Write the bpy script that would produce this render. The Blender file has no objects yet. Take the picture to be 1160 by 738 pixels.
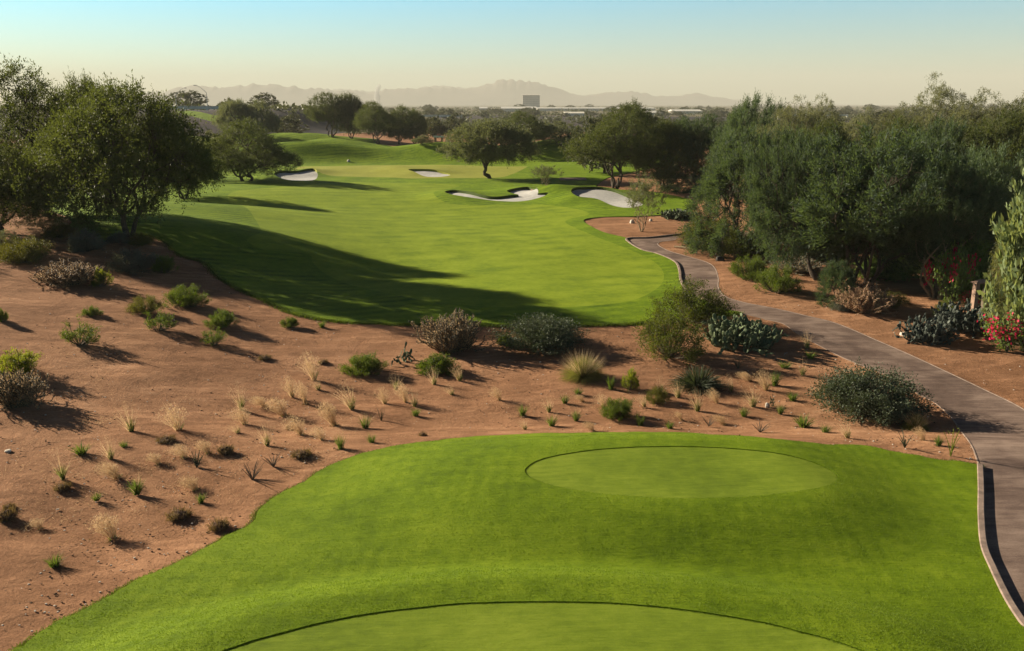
import bpy, math, numpy as np
from mathutils import Vector
from mathutils.geometry import delaunay_2d_cdt
R = math.radians
S = bpy.context.scene
COL = S.collection
RNG = np.random.default_rng(7)

# ------------------------------------------------------------------ camera maths
CAM_H, PITCH, FPX = 10.0, R(14.0), 1005.0
cp, sp = math.cos(PITCH), math.sin(PITCH)
def ray(px, py):
    a, b = (px - 580.0), (369.0 - py)
    return np.array([a, FPX*cp + b*sp, -FPX*sp + b*cp])/FPX
def flat(px, py, z=0.0):
    d = ray(px, py); t = (z-CAM_H)/d[2]
    return np.array([d[0]*t, d[1]*t])
def depth(y, z):                      # distance along the optical axis
    return y*cp + (CAM_H-z)*sp

# ------------------------------------------------------------------ noise / terrain
def _hash(i, j, seed):
    n = (i*374761393 + j*668265263 + seed*974634777) & 0xffffffff
    n = ((n ^ (n >> 13))*1274126177) & 0xffffffff
    return ((n ^ (n >> 16)) & 0xffff)/65535.0
def noise2(x, y, seed=0):
    x = np.asarray(x, float); y = np.asarray(y, float)
    i = np.floor(x).astype(np.int64); j = np.floor(y).astype(np.int64)
    u = x-i; v = y-j; u = u*u*(3-2*u); v = v*v*(3-2*v)
    a = _hash(i, j, seed); b = _hash(i+1, j, seed); c = _hash(i, j+1, seed); d = _hash(i+1, j+1, seed)
    return (a*(1-u)+b*u)*(1-v) + (c*(1-u)+d*u)*v - 0.5
def sm(t):
    t = np.clip(t, 0, 1); return t*t*(3-2*t)
def gau(x, y, cx, cy, sx, sy, a=0.0):
    dx = x-cx; dy = y-cy
    if a: dx, dy = dx*math.cos(a)+dy*math.sin(a), -dx*math.sin(a)+dy*math.cos(a)
    return np.exp(-(dx/sx)**2-(dy/sy)**2)
def hbase(x, y):
    x = np.asarray(x, float); y = np.asarray(y, float)
    h = np.zeros(np.broadcast(x, y).shape)
    # tee complex
    e1 = np.sqrt(((x-0.6)/7.4)**2+((y-11.8)/4.3)**2)
    clr = 1-sm((x-7.2)/4.6)
    h = h + 0.75*(1-sm((e1-0.93)/0.55))*clr
    e2 = np.sqrt(((x-4.4)/4.4)**2+((y-22.1)/1.95)**2)
    h = h + 0.5*(1-sm((e2-0.98)/1.5))*clr
    h = h - 0.8*sm((y-24.5)/5)*(1-sm((y-32)/18))*(1-sm((-x-4)/14))
    # the desert slope that climbs to the left
    h = h + 1.7*sm((-x-7)/26)*sm((y-24)/18)*(1-sm((y-74)/18))
    h = h - 0.35*gau(x, y, -9, 21, 5, 4)
    # right hand side
    h = h + 0.5*sm((x-17)/16)*sm((y-25)/15)*(1-sm((y-120)/60))
    # fairway undulations
    fw = sm((y-42)/12)*(1-sm((y-230)/60))
    h = h + fw*(0.9*noise2(x/24+3.3, y/30+1.7, 3)+0.28*noise2(x/9, y/11, 5))
    h = h - 0.5*gau(x, y, -9, 52, 13, 10) + 0.7*gau(x, y, -24, 62, 9, 5)
    # green and the mounds behind it
    h = h + 0.9*gau(x, y, -17, 142, 20, 9)
    h = h + 3.3*gau(x, y, -36, 170, 14, 5.2, 0.12) + 3.4*gau(x, y, -11, 171, 12, 5.8, -0.1)
    h = h + 2.6*gau(x, y, 6, 172, 8, 5.2) + 3.4*gau(x, y, 15, 176, 8, 5.6) + 1.2*gau(x, y, -52, 168, 16, 7)
    h = h + 2.6*gau(x, y, -58, 240, 20, 5, -0.1) + 2.2*gau(x, y, -78, 222, 12, 6) + 2.2*gau(x, y, -44, 220, 12, 6, -0.35) - 1.0*gau(x, y, -60, 200, 25, 10)
    # banks beside the bunkers
    for (bx, by, s, a, w) in BANKS: h = h + a*gau(x, y, bx, by, s, w)
    # railway-like embankment at the far left
    h = h + 8.2*sm((y-255)/55)*sm((-x-62)/30)*(1-sm((y-420)/60))
    h = h + sm((y-60)/100)*(1-sm((y-900)/900))*(0.9*noise2(x/40, y/40, 9)) 
    return h
BANKS = []
def hit(px, py):
    d = ray(px, py); ts = np.concatenate([np.arange(8, 120, 0.25), np.arange(120, 900, 1.0), np.geomspace(900, 9000, 400)])
    X = d[0]*ts; Y = d[1]*ts; Z = CAM_H+d[2]*ts
    g = Z-hbase(X, Y); k = np.argmax(g < 0)
    if g[k] >= 0: k = len(ts)-1
    a, b = ts[k-1], ts[k]
    for _ in range(24):
        m = (a+b)/2
        if CAM_H+d[2]*m - float(hbase(d[0]*m, d[1]*m)) < 0: b = m
        else: a = m
    return np.array([d[0]*b, d[1]*b])
def H1(x, y): return float(hbase(x, y))

# ------------------------------------------------------------------ materials
MATS = {}
def newmat(name):
    m = bpy.data.materials.new(name); m.use_nodes = True; nt = m.node_tree; nt.nodes.clear()
    MATS[name] = m; return m, nt
def N(nt, t, **kw):
    n = nt.nodes.new(t)
    for k, v in kw.items():
        if k in n.inputs: n.inputs[k].default_value = v
        else: setattr(n, k, v)
    return n
def L(nt, a, b): nt.links.new(a, b)
def ramp(nt, fac, stops):
    r = nt.nodes.new('ShaderNodeValToRGB'); el = r.color_ramp.elements
    while len(el) < len(stops): el.new(0.5)
    for e, (p, c) in zip(el, stops): e.position = p; e.color = (*c, 1)
    L(nt, fac, r.inputs[0]); return r.outputs[0]
def mixc(nt, fac, a, b, mode='MIX'):
    n = nt.nodes.new('ShaderNodeMix'); n.data_type = 'RGBA'; n.blend_type = mode
    for sock, v in ((n.inputs[0], fac), (n.inputs[6], a), (n.inputs[7], b)):
        if isinstance(v, (int, float)): sock.default_value = v
        elif isinstance(v, tuple): sock.default_value = (*v, 1) if len(v) == 3 else v
        else: L(nt, v, sock)
    return n.outputs[2]
def tex(nt, vec, scale, detail=4, rough=0.6, dist=0.0):
    n = N(nt, 'ShaderNodeTexNoise'); n.inputs['Scale'].default_value = scale; n.inputs['Detail'].default_value = detail
    n.inputs['Roughness'].default_value = rough; n.inputs['Distortion'].default_value = dist
    L(nt, vec, n.inputs['Vector']); return n.outputs['Fac']
def finish(nt, col, rough=0.9, bump=None, strength=0.5, distance=0.05, spec=0.2, sheen=0.0):
    b = N(nt, 'ShaderNodeBsdfPrincipled'); o = N(nt, 'ShaderNodeOutputMaterial')
    if isinstance(col, tuple): b.inputs['Base Color'].default_value = (*col, 1)
    else: L(nt, col, b.inputs['Base Color'])
    b.inputs['Roughness'].default_value = rough; b.inputs['Specular IOR Level'].default_value = spec
    b.inputs['Sheen Weight'].default_value = sheen
    if bump is not None:
        bn = N(nt, 'ShaderNodeBump'); bn.inputs['Strength'].default_value = strength; bn.inputs['Distance'].default_value = distance
        L(nt, bump, bn.inputs['Height']); L(nt, bn.outputs[0], b.inputs['Normal'])
    L(nt, b.outputs[0], o.inputs['Surface']); return b
def geo(nt): return N(nt, 'ShaderNodeNewGeometry').outputs['Position']
def mth(nt, op, a, b=0.0):
    n = nt.nodes.new('ShaderNodeMath'); n.operation = op
    for s, v in ((n.inputs[0], a), (n.inputs[1], b)):
        if isinstance(v, (int, float)): s.default_value = v
        else: L(nt, v, s)
    return n.outputs[0]
def scaled(nt, vec, s):
    m = N(nt, 'ShaderNodeMapping'); m.inputs['Scale'].default_value = s; L(nt, vec, m.inputs['Vector']); return m.outputs[0]
def rotd(nt, vec, a):
    m = N(nt, 'ShaderNodeMapping'); m.inputs['Rotation'].default_value = (0, 0, a); L(nt, vec, m.inputs['Vector']); return m.outputs[0]

def grass_mat(name, dark, mid, light, bumpk=1.0, stripe=None, fine=60.0):
    m, nt = newmat(name); p = geo(nt)
    big = tex(nt, p, 0.35, 4, 0.6); med = tex(nt, p, 2.2, 5, 0.65); fin = tex(nt, p, fine, 3, 0.7)
    vf = tex(nt, scaled(nt, p, (0.8, 7, 4)), 3.0, 6, 0.78)
    v = mth(nt, 'ADD', mth(nt, 'MULTIPLY', big, 0.36), mth(nt, 'MULTIPLY', med, 0.28))
    v = mth(nt, 'ADD', v, mth(nt, 'MULTIPLY', fin, 0.28)); v = mth(nt, 'ADD', v, mth(nt, 'MULTIPLY', vf, 0.34)); v = mth(nt, 'SUBTRACT', v, 0.10)
    hgt = mth(nt, 'ADD', mth(nt, 'MULTIPLY', fin, 0.5), mth(nt, 'MULTIPLY', vf, 0.8)); hgt = mth(nt, 'ADD', hgt, mth(nt, 'MULTIPLY', med, 1.2))
    if stripe:
        for (ang, sc, amt, warp) in stripe:
            w = N(nt, 'ShaderNodeTexWave'); w.inputs['Scale'].default_value = sc; w.inputs['Distortion'].default_value = warp
            w.inputs['Detail'].default_value = 3; w.inputs['Detail Scale'].default_value = 0.6
            L(nt, rotd(nt, p, ang), w.inputs['Vector'])
            patch = ramp(nt, tex(nt, p, 0.22, 2, 0.5), [(0.4, (0, 0, 0)), (0.62, (1, 1, 1))])
            wv = mth(nt, 'MULTIPLY', mth(nt, 'SUBTRACT', w.outputs['Fac'], 0.5), patch)
            v = mth(nt, 'ADD', v, mth(nt, 'MULTIPLY', wv, amt)); hgt = mth(nt, 'ADD', hgt, mth(nt, 'MULTIPLY', wv, amt*1.6))
    c = ramp(nt, v, [(0.40, dark), (0.52, mid), (0.64, light)])
    finish(nt, c, 0.9, hgt, 0.55*bumpk, 0.035, 0.08, 0.0)
    return m
grass_mat('tee_turf', (.066, .110, .004), (.120, .182, .006), (.178, .242, .012), 1.0, [(R(96), 0.45, 0.035, 5.0), (R(4), 0.8, 0.04, 1.5)])
grass_mat('pad_turf', (.092, .136, .010), (.14, .195, .014), (.19, .245, .022), 0.7, [(R(80), 1.1, 0.06, 4.0)], 90)
grass_mat('rough_turf', (.055, .10, .003), (.115, .18, .005), (.18, .25, .010), 1.0, [(R(70), 0.30, 0.13, 4.0)], 22)
grass_mat('fairway_turf', (.11, .165, .008), (.165, .225, .010), (.225, .285, .018), 0.7, [(R(68), 0.12, 0.10, 2.5), (R(-18), 0.08, 0.06, 3.0)], 26)
grass_mat('green_turf', (.20, .21, .03), (.24, .25, .04), (.28, .29, .05), 0.4, None, 20)
grass_mat('far_turf', (.07, .12, .01), (.12, .18, .015), (.19, .25, .025), 0.6, None, 6)

def desert_mat():
    m, nt = newmat('desert_soil'); p = geo(nt)
    big = tex(nt, p, 0.11, 5, 0.6, 0.8); med = tex(nt, p, 0.9, 6, 0.65, 0.3); fin = tex(nt, p, 14, 6, 0.7); grit = tex(nt, p, 55, 3, 0.7)
    st = tex(nt, scaled(nt, rotd(nt, p, R(12)), (0.5, 3.2, 1)), 1.4, 6, 0.7, 0.6)
    v = mth(nt, 'ADD', mth(nt, 'MULTIPLY', big, 0.4), mth(nt, 'MULTIPLY', med, 0.25)); v = mth(nt, 'ADD', v, mth(nt, 'MULTIPLY', fin, 0.34)); v = mth(nt, 'ADD', v, mth(nt, 'MULTIPLY', st, 0.28)); v = mth(nt, 'ADD', v, mth(nt, 'MULTIPLY', grit, 0.2)); v = mth(nt, 'SUBTRACT', v, 0.185)
    c = ramp(nt, v, [(0.36, (.15, .075, .038)), (0.48, (.245, .124, .068)), (0.6, (.345, .182, .102)), (0.74, (.47, .28, .17))])
    wash = ramp(nt, tex(nt, scaled(nt, rotd(nt, p, R(-14)), (0.25, 1.3, 1)), .8, 5, 0.6, 1.2), [(0.45, (.80, .78, .76)), (0.62, (1.15, 1.15, 1.15))]); c = mixc(nt, 0.8, c, wash, 'MULTIPLY')
    vo = N(nt, 'ShaderNodeTexVoronoi'); vo.inputs['Scale'].default_value = 9.0; L(nt, p, vo.inputs['Vector'])
    speck = ramp(nt, vo.outputs['Distance'], [(0.0, (1, 1, 1)), (0.09, (1, 1, 1)), (0.13, (0, 0, 0))])
    pick = mth(nt, 'GREATER_THAN', N(nt, 'ShaderNodeSeparateColor').outputs[0], 0.8)
    sc = pick.node.inputs[0].links[0].from_node; L(nt, vo.outputs['Color'], sc.inputs[0])
    f = mth(nt, 'MULTIPLY', speck, pick); tint = mixc(nt, sc.outputs[1], (.09, .05, .035), (.45, .33, .25))
    c = mixc(nt, f, c, tint)
    hgt = mth(nt, 'ADD', mth(nt, 'MULTIPLY', med, 3.2), mth(nt, 'MULTIPLY', fin, 0.9)); hgt = mth(nt, 'ADD', hgt, mth(nt, 'MULTIPLY', grit, 0.35))
    hgt = mth(nt, 'ADD', hgt, mth(nt, 'MULTIPLY', st, 0.9)); hgt = mth(nt, 'ADD', hgt, mth(nt, 'MULTIPLY', f, 0.3))
    finish(nt, c, 0.95, hgt, 0.85, 0.045, 0.05)
desert_mat()
def plain(name, a, b, sc, rough=0.9, bs=0.4, bd=0.03, detail=5, stretch=None, spec=0.15):
    m, nt = newmat(name); p = geo(nt); q = scaled(nt, p, stretch) if stretch else p
    f = tex(nt, q, sc, detail, 0.65)
    c = ramp(nt, f, [(0.32, a), (0.68, b)]); finish(nt, c, rough, tex(nt, q, sc*2.2, 4, 0.6), bs, bd, spec); return m
plain('far_soil', (.085, .07, .04), (.17, .14, .08), 0.02, bd=0.3)
plain('plum_shade', (.016, .013, .017), (.045, .03, .03), 0.06, bd=0.3)  # dark plum tone paints shade into the far ground colour
plain('sand', (.36, .35, .34), (.52, .50, .47), 1.6, bd=0.06)
plain('sand_lip', (.03, .05, .008), (.06, .085, .015), 6)
plain('kerb_stone', (.15, .11, .09), (.30, .22, .18), 3.0)
plain('pale_wall', (.5, .47, .40), (.66, .62, .54), 0.3)
plain('white_roof', (.42, .41, .38), (.55, .53, .49), 0.1)
plain('beige_wall', (.46, .43, .37), (.54, .50, .44), 0.05)
plain('dark_window', (.27, .25, .23), (.32, .30, .27), 0.2, 0.3)
plain('red_brick', (.28, .11, .07), (.42, .19, .12), 2.0)
plain('galvanised', (.25, .25, .25), (.36, .36, .35), 1.0, 0.5)
plain('pink_post', (.24, .15, .11), (.36, .24, .18), 5.0)
plain('rock_dark', (.03, .027, .025), (.09, .08, .07), 6.0)
plain('rock_pale', (.42, .36, .30), (.62, .56, .49), 5.0)
plain('clod', (.07, .04, .025), (.17, .095, .055), 18.0)
plain('mountain_rock', (.10, .085, .075), (.17, .145, .12), 0.004)
plain('slab_stone', (.24, .15, .13), (.33, .22, .19), 0.8)
def path_mat():
    m, nt = newmat('path_concrete'); p = geo(nt)
    big = tex(nt, p, 0.5, 5, 0.6, 0.4); fin = tex(nt, p, 26, 5, 0.75)
    w = N(nt, 'ShaderNodeTexWave'); w.bands_direction = 'Y'; w.inputs['Scale'].default_value = 1.55; w.inputs['Distortion'].default_value = 1.4
    w.inputs['Detail'].default_value = 3; w.inputs['Detail Scale'].default_value = 1.2; L(nt, p, w.inputs['Vector'])
    v = mth(nt, 'ADD', mth(nt, 'MULTIPLY', big, 0.55), mth(nt, 'MULTIPLY', fin, 0.3)); v = mth(nt, 'ADD', v, .02); st = tex(nt, scaled(nt, p, (.6, 3, 1)), 1.1, 5, .7); v = mth(nt, 'ADD', v, mth(nt, 'MULTIPLY', mth(nt, 'SUBTRACT', st, .3), 0.4))
    c = ramp(nt, v, [(0.38, (.085, .057, .047)), (0.5, (.145, .10, .082)), (0.62, (.25, .18, .145))])
    finish(nt, c, 0.85, mth(nt, 'ADD', mth(nt, 'MULTIPLY', fin, 0.5), mth(nt, 'MULTIPLY', st, .6)), 0.5, 0.02, 0.1)
path_mat()
def leaf_mat(name, dark, light, trans=0.35, sc=0.8, tcol=None, rough=0.6):
    m, nt = newmat(name); tc = N(nt, 'ShaderNodeTexCoord').outputs['Object']; oi = N(nt, 'ShaderNodeObjectInfo')
    f = tex(nt, tc, sc, 4, 0.65); g = tex(nt, tc, sc*9, 2, 0.6)
    f = mth(nt, 'ADD', mth(nt, 'MULTIPLY', f, 0.65), mth(nt, 'MULTIPLY', g, 0.35))
    f = mth(nt, 'ADD', f, mth(nt, 'MULTIPLY', mth(nt, 'SUBTRACT', oi.outputs['Random'], 0.5), 0.30))
    c = ramp(nt, f, [(0.36, dark), (0.64, light)])
    b = N(nt, 'ShaderNodeBsdfPrincipled'); L(nt, c, b.inputs['Base Color']); b.inputs['Roughness'].default_value = rough
    b.inputs['Specular IOR Level'].default_value = 0.2
    t = N(nt, 'ShaderNodeBsdfTranslucent')
    if tcol is None: tcol = tuple(min(1, x*y) for x, y in zip(light, (1.5, 1.5, 0.7)))
    t.inputs['Color'].default_value = (*tcol, 1)
    mx = N(nt, 'ShaderNodeMixShader'); mx.inputs[0].default_value = trans; L(nt, b.outputs[0], mx.inputs[1]); L(nt, t.outputs[0], mx.inputs[2])
    o = N(nt, 'ShaderNodeOutputMaterial'); L(nt, mx.outputs[0], o.inputs['Surface']); return m
leaf_mat('mesquite_leaf', (.022, .031, .010), (.078, .093, .028))
leaf_mat('feather_leaf', (.014, .030, .020), (.082, .116, .058), 0.32)
leaf_mat('wispy_leaf', (.075, .08, .046), (.17, .175, .105))
leaf_mat('grey_leaf', (.062, .072, .040), (.13, .14, .085))
leaf_mat('far_leaf', (.045, .052, .025), (.095, .10, .05), 0.2)
leaf_mat('creosote_leaf', (.035, .045, .008), (.10, .115, .018))
leaf_mat('olive_leaf', (.05, .055, .012), (.11, .105, .022))
leaf_mat('lime_leaf', (.08, .10, .012), (.19, .21, .025), 0.45)
leaf_mat('bush_leaf', (.035, .055, .008), (.10, .135, .02))
leaf_mat('dusty_leaf', (.07, .07, .055), (.15, .15, .12), 0.15)
leaf_mat('agave_leaf', (.035, .045, .025), (.08, .10, .06), 0.15)
leaf_mat('deergrass_blade', (.09, .10, .025), (.20, .19, .07), 0.35)
leaf_mat('green_blade', (.05, .085, .015), (.12, .17, .035), 0.3)
leaf_mat('lawn_blade', (.065, .11, .004), (.155, .225, .009), 0.3, 1.5, tcol=(.20, .30, .01))
leaf_mat('dry_blade', (.42, .28, .14), (.62, .45, .27), 0.4, tcol=(.66, .46, .26))
leaf_mat('dead_blade', (.10, .065, .04), (.19, .125, .075), 0.2)
leaf_mat('cholla_skin', (.07, .06, .038), (.24, .19, .12), 0.0)
leaf_mat('cholla_pink', (.10, .06, .04), (.32, .19, .12), 0.0)
leaf_mat('cholla_grey', (.10, .11, .09), (.24, .24, .20), 0.0)
leaf_mat('pear_skin', (.03, .045, .02), (.11, .14, .07), 0.0, 4)
leaf_mat('pear_grey', (.035, .045, .035), (.19, .20, .17), 0.0, 4)
leaf_mat('red_petal', (.40, .008, .04), (.60, .02, .09), 0.25, tcol=(.6, .02, .08))
leaf_mat('bright_leaf', (.055, .10, .02), (.14, .20, .05), 0.3)
leaf_mat('silver_leaf', (.10, .14, .05), (.30, .34, .20), 0.25)
leaf_mat('eucalypt_leaf', (.075, .085, .035), (.17, .17, .075), 0.35)
leaf_mat('rust_leaf', (.20, .07, .03), (.36, .14, .06), 0.2)
plain('bark', (.035, .026, .02), (.10, .075, .055), 6.0, stretch=(4, 4, 1))
plain('pale_bark', (.13, .10, .06), (.27, .21, .13), 5.0, stretch=(3, 3, 1))
plain('stick', (.08, .06, .045), (.19, .15, .11), 9.0)

# ------------------------------------------------------------------ mesh helpers
class MB:
    """collects quads (with material slots) and builds one mesh"""
    def __init__(s): s.v = []; s.f = []; s.m = []; s.n = 0; s.mats = []
    def slot(s, mat):
        if mat not in s.mats: s.mats.append(mat)
        return s.mats.index(mat)
    def add(s, V, F, mat):
        V = np.asarray(V, float); F = np.asarray(F, np.int64)
        s.v.append(V); s.f.append(F+s.n); s.n += len(V); s.m.append(np.full(len(F), s.slot(mat), np.int32))
    def mesh(s, name, smooth=True):
        V = np.concatenate(s.v).astype(np.float32); F = np.concatenate(s.f).astype(np.int32); M = np.concatenate(s.m)
        me = bpy.data.meshes.new(name); k = F.shape[1]
        me.vertices.add(len(V)); me.vertices.foreach_set('co', V.ravel())
        me.loops.add(F.size); me.loops.foreach_set('vertex_index', F.ravel())
        me.polygons.add(len(F)); me.polygons.foreach_set('loop_start', np.arange(0, F.size, k, dtype=np.int32))
        me.polygons.foreach_set('material_index', M)
        me.polygons.foreach_set('use_smooth', np.full(len(F), smooth))
        for m in s.mats: me.materials.append(MATS[m])
        me.update(calc_edges=True); me.validate(); return me
def unit(a): return a/np.maximum(np.linalg.norm(a, axis=-1, keepdims=True), 1e-9)
def leaves(mb, P, D, Ln, Wd, mat, rng):
    n = len(P); D = unit(D); sd = unit(np.cross(D, rng.normal(size=(n, 3)))); Ln = np.broadcast_to(Ln, (n,))[:, None]; Wd = np.broadcast_to(Wd, (n,))[:, None]
    V = np.stack([P, P+D*Ln*.45+sd*Wd/2, P+D*Ln, P+D*Ln*.45-sd*Wd/2], 1).reshape(-1, 3)
    mb.add(V, np.arange(4*n).reshape(n, 4), mat)
def tube(mb, P, r, mat, sides=6):
    P = np.asarray(P, float); n = len(P); r = np.broadcast_to(r, (n,))
    T = np.gradient(P, axis=0); T = unit(T); ref = np.array([0.31, 0.17, 0.93]) if abs(T[0][2]) < 0.8 else np.array([0.9, 0.2, 0.1])
    A = unit(np.cross(T, ref)); B = np.cross(T, A); a = np.linspace(0, 2*math.pi, sides, endpoint=False)
    V = P[:, None]+r[:, None, None]*(np.cos(a)[None, :, None]*A[:, None]+np.sin(a)[None, :, None]*B[:, None])
    i = np.arange(n-1)[:, None]*sides; j = np.arange(sides)[None]; k = (j+1) % sides
    F = np.stack([i+j, i+k, i+sides+k, i+sides+j], -1).reshape(-1, 4)
    mb.add(V.reshape(-1, 3), F, mat)
def blades(mb, P, D, bend, Ln, Wd, mat, rng, seg=3):
    """thin curved blades; D start direction, bend = vector added with t^2"""
    n = len(P); D = unit(D); sd = unit(np.cross(D, rng.normal(size=(n, 3)))); Ln = np.broadcast_to(Ln, (n,))[:, None]; Wd = np.broadcast_to(Wd, (n,))[:, None]
    rows = []
    for k in range(seg+1):
        t = k/seg; c = P+D*Ln*t+bend*Ln*t*t; w = Wd*(1-t)**0.6/2+Wd*0.04
        rows += [c-sd*w, c+sd*w]
    V = np.stack(rows, 1).reshape(-1, 3); base = (np.arange(n)*(2*(seg+1)))[:, None]
    F = np.concatenate([base+np.array([[2*k, 2*k+1, 2*k+3, 2*k+2]]) for k in range(seg)], 0)
    mb.add(V, F, mat)
def cubesphere(n):
    g = np.linspace(-1, 1, n+1); V = []; F = []
    for ax in range(3):
        for s in (-1, 1):
            b = len(V)
            for i in g:
                for j in g:
                    p = [0, 0, 0]; p[ax] = s; p[(ax+1) % 3] = i*s; p[(ax+2) % 3] = j; V.append(p)
            for i in range(n):
                for j in range(n):
                    q = b+i*(n+1)+j; F.append([q, q+n+1, q+n+2, q+1])
    V = np.array(V, float); return unit(V), np.array(F)
CS2 = cubesphere(2); CS3 = cubesphere(3); CS5 = cubesphere(5)
def blob(mb, c, A, mat, cs=CS2):         # A: 3x3 columns = axes
    mb.add(cs[0] @ np.asarray(A).T + np.asarray(c), cs[1], mat)
def box(mb, x0, x1, y0, y1, z0, z1, mat):
    V = [(x, y, z) for x in (x0, x1) for y in (y0, y1) for z in (z0, z1)]
    mb.add(V, [[0, 1, 3, 2], [4, 6, 7, 5], [0, 4, 5, 1], [2, 3, 7, 6], [0, 2, 6, 4], [1, 5, 7, 3]], mat)
def link(name, me, parent=None, kind=None):
    o = bpy.data.objects.new(name, me); COL.objects.link(o)
    if parent: o.parent = parent
    if kind: o['kind'] = kind
    return o
def tag(o, label, cat, group=None):
    o['label'] = label; o['category'] = cat
    if group: o['group'] = group
    return o

# ------------------------------------------------------------------ regions (outline of turf, path, sand)
def spline(P, per=6, closed=True):
    P = [np.asarray(p, float) for p in P]; n = len(P); out = []
    rng_ = range(n) if closed else range(n-1)
    for i in rng_:
        a, b, c, d = (P[(i-1) % n], P[i], P[(i+1) % n], P[(i+2) % n]) if closed else (P[max(i-1, 0)], P[i], P[i+1], P[min(i+2, n-1)])
        for k in range(per):
            t = k/per
            out.append(0.5*((2*b)+(-a+c)*t+(2*a-5*b+4*c-d)*t*t+(-a+3*b-3*c+d)*t**3))
    if not closed: out.append(P[-1])
    return np.array(out)
def px2w(L_): return [hit(*p) for p in L_]
def resample(P, step, closed=True):
    P = np.asarray(P); Q = np.vstack([P, P[:1]]) if closed else P
    d = np.linalg.norm(np.diff(Q, axis=0), axis=1); out = []
    for i in range(len(d)):
        k = max(1, int(math.ceil(d[i]/(step*max(1, np.hypot(*Q[i])/20)))))
        for j in range(k): out.append(Q[i]+(Q[i+1]-Q[i])*j/k)
    if not closed: out.append(Q[-1])
    return np.array(out)

bunk_px = {
 'a': [(311, 202), (322, 199), (336, 199), (350, 196.5), (358, 197), (360, 201), (354, 205), (336, 205.3), (318, 204.5)],
 'b': [(463, 196.5), (478, 196), (495, 196.5), (510, 198.8), (500, 201), (482, 201), (470, 199)],
 'c': [(504, 223), (512, 221), (526, 222), (545, 225), (560, 226), (580, 224), (600, 222), (621, 221.5), (610, 226), (590, 229), (565, 229), (545, 228), (525, 227), (510, 225.5)],
 'd': [(574, 221), (585, 217.5), (600, 216.2), (610, 219), (600, 222), (588, 223.4)],
 'e': [(647, 224), (652, 219.5), (668, 218.3), (690, 219.5), (708, 223), (722, 228), (728, 233), (712, 236.3), (694, 234.5), (676, 230), (655, 229.3)],
}
BW = {k: np.array([hit(*p) for p in v]) for k, v in bunk_px.items()}
for k, (s, a, w) in {'a': (4, .5, 3), 'b': (5, .5, 3), 'e': (3.4, .8, 2.6)}.items():
    P = BW[k]; i = int(np.argmin(P[:, 0])); c = P[i]; BANKS.append((c[0]-2.2, c[1]+2.6, 2.6, a*1.3, 2.4))
BW = {k: np.array([hit(*p) for p in v]) for k, v in bunk_px.items()}

turf_px = [(100, 262), (130, 268), (176, 269), (206, 291), (230, 298), (249, 316), (271, 329), (300, 342), (332, 356), (381, 365), (462, 369), (587, 370), (651, 370), (711, 368), (738, 366), (800, 361), (838, 355.5)]
pathL_px = [(838, 355), (817, 350.5), (797, 341), (778, 331), (771, 318), (770, 309), (765, 298), (746, 289), (727, 284), (713, 276), (711, 271)]
isle_px = [(708, 270), (681, 263), (661, 251), (679, 247), (719, 246), (752, 244), (776, 239), (785, 229), (771, 224), (745, 219), (725, 217), (700, 216), (676, 213.5), (683, 205), (700, 199)]
T_ = px2w(turf_px); PL = px2w(pathL_px); IS = px2w(isle_px)
far_w = [(26, 150), (33, 175), (31, 197), (18, 203), (0, 200), (-18, 205), (-32, 222), (-37, 244), (-52, 262), (-84, 258), (-96, 225), (-92, 180), (-70, 150), (-58, 110), (-48, 88)]
turf_poly = resample(spline(T_+PL[1:]+IS+[np.array(p, float) for p in far_w], 5), 0.35)

lawn_px = [(18, 738), (30, 727), (74, 703), (112, 684), (136, 672), (165, 656), (215, 632), (251, 614), (280, 597), (300, 577), (322, 560), (356, 541), (395, 521), (443, 507.5), (498, 501), (552, 495.6), (617, 493), (703, 492), (786, 492.5), (840, 496), (895, 501), (978, 508), (1033, 518), (1080, 525), (1110, 529)]
kerbN_px = [(1110, 529), (1111, 557), (1111, 585), (1114, 620), (1125, 648), (1142, 683), (1160, 711)]
KN = px2w(kerbN_px)
lw = px2w(lawn_px)
# ragged desert edge of the tee lawn
lawn_l = resample(spline(lw, 6, False), 0.25, False)
nrm = np.gradient(lawn_l, axis=0); nrm = unit(np.stack([-nrm[:, 1], nrm[:, 0]], 1))
lawn_l[2:-3] += nrm[2:-3]*(0.22*noise2(lawn_l[2:-3, 0]*1.7, lawn_l[2:-3, 1]*1.7, 4)+0.10*noise2(lawn_l[2:-3, 0]*6, lawn_l[2:-3, 1]*6, 8))[:, None]
kn = resample(spline(KN, 6, False), 0.25, False)[1:]
lawn_poly = np.vstack([lawn_l, kn, [(11.6, 12.5), (13.5, 9.5), (12, 6), (-10, 6), (-10.5, 11.5)]])

edgeL_px = [(1110, 529), (1106, 518), (1099, 502), (1083, 480), (1061, 458), (1041, 447), (1017, 431), (978, 415), (950, 403), (923, 389), (903, 378), (887, 367), (866, 362)]
edgeR_px = [(1250, 530), (1205, 490), (1160, 464), (1116, 442), (1074, 422), (1033, 403), (994, 386), (949, 367), (914, 358), (880, 350), (844, 343), (822, 336), (814, 326), (814, 316), (810, 304), (800, 297), (773, 289), (757, 284), (746, 278), (748, 274.5), (763, 272.5), (784, 269)]
EL = px2w(edgeL_px); ER = px2w(edgeR_px)
topL = px2w([(735, 270), (763, 267), (784, 264.7)])
e_end = [np.array((23.5, 71.5)), np.array((32, 73.0))]
pth_left = np.vstack([[(13.4, 9.5), (11.9, 12.5)], kn[::-1], resample(spline(EL, 6, False), 0.3, False)[0:-1], resample(spline(PL, 6, False), 0.3, False)[1:], resample(spline(topL+[e_end[0]+[0, 1.6], e_end[1]+[0, 1.6]], 5, False), .4, False)])
ER_near = [np.array((16.8, 9.5)), np.array((15.9, 13)), np.array((15.1, 17.5))]
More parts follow.
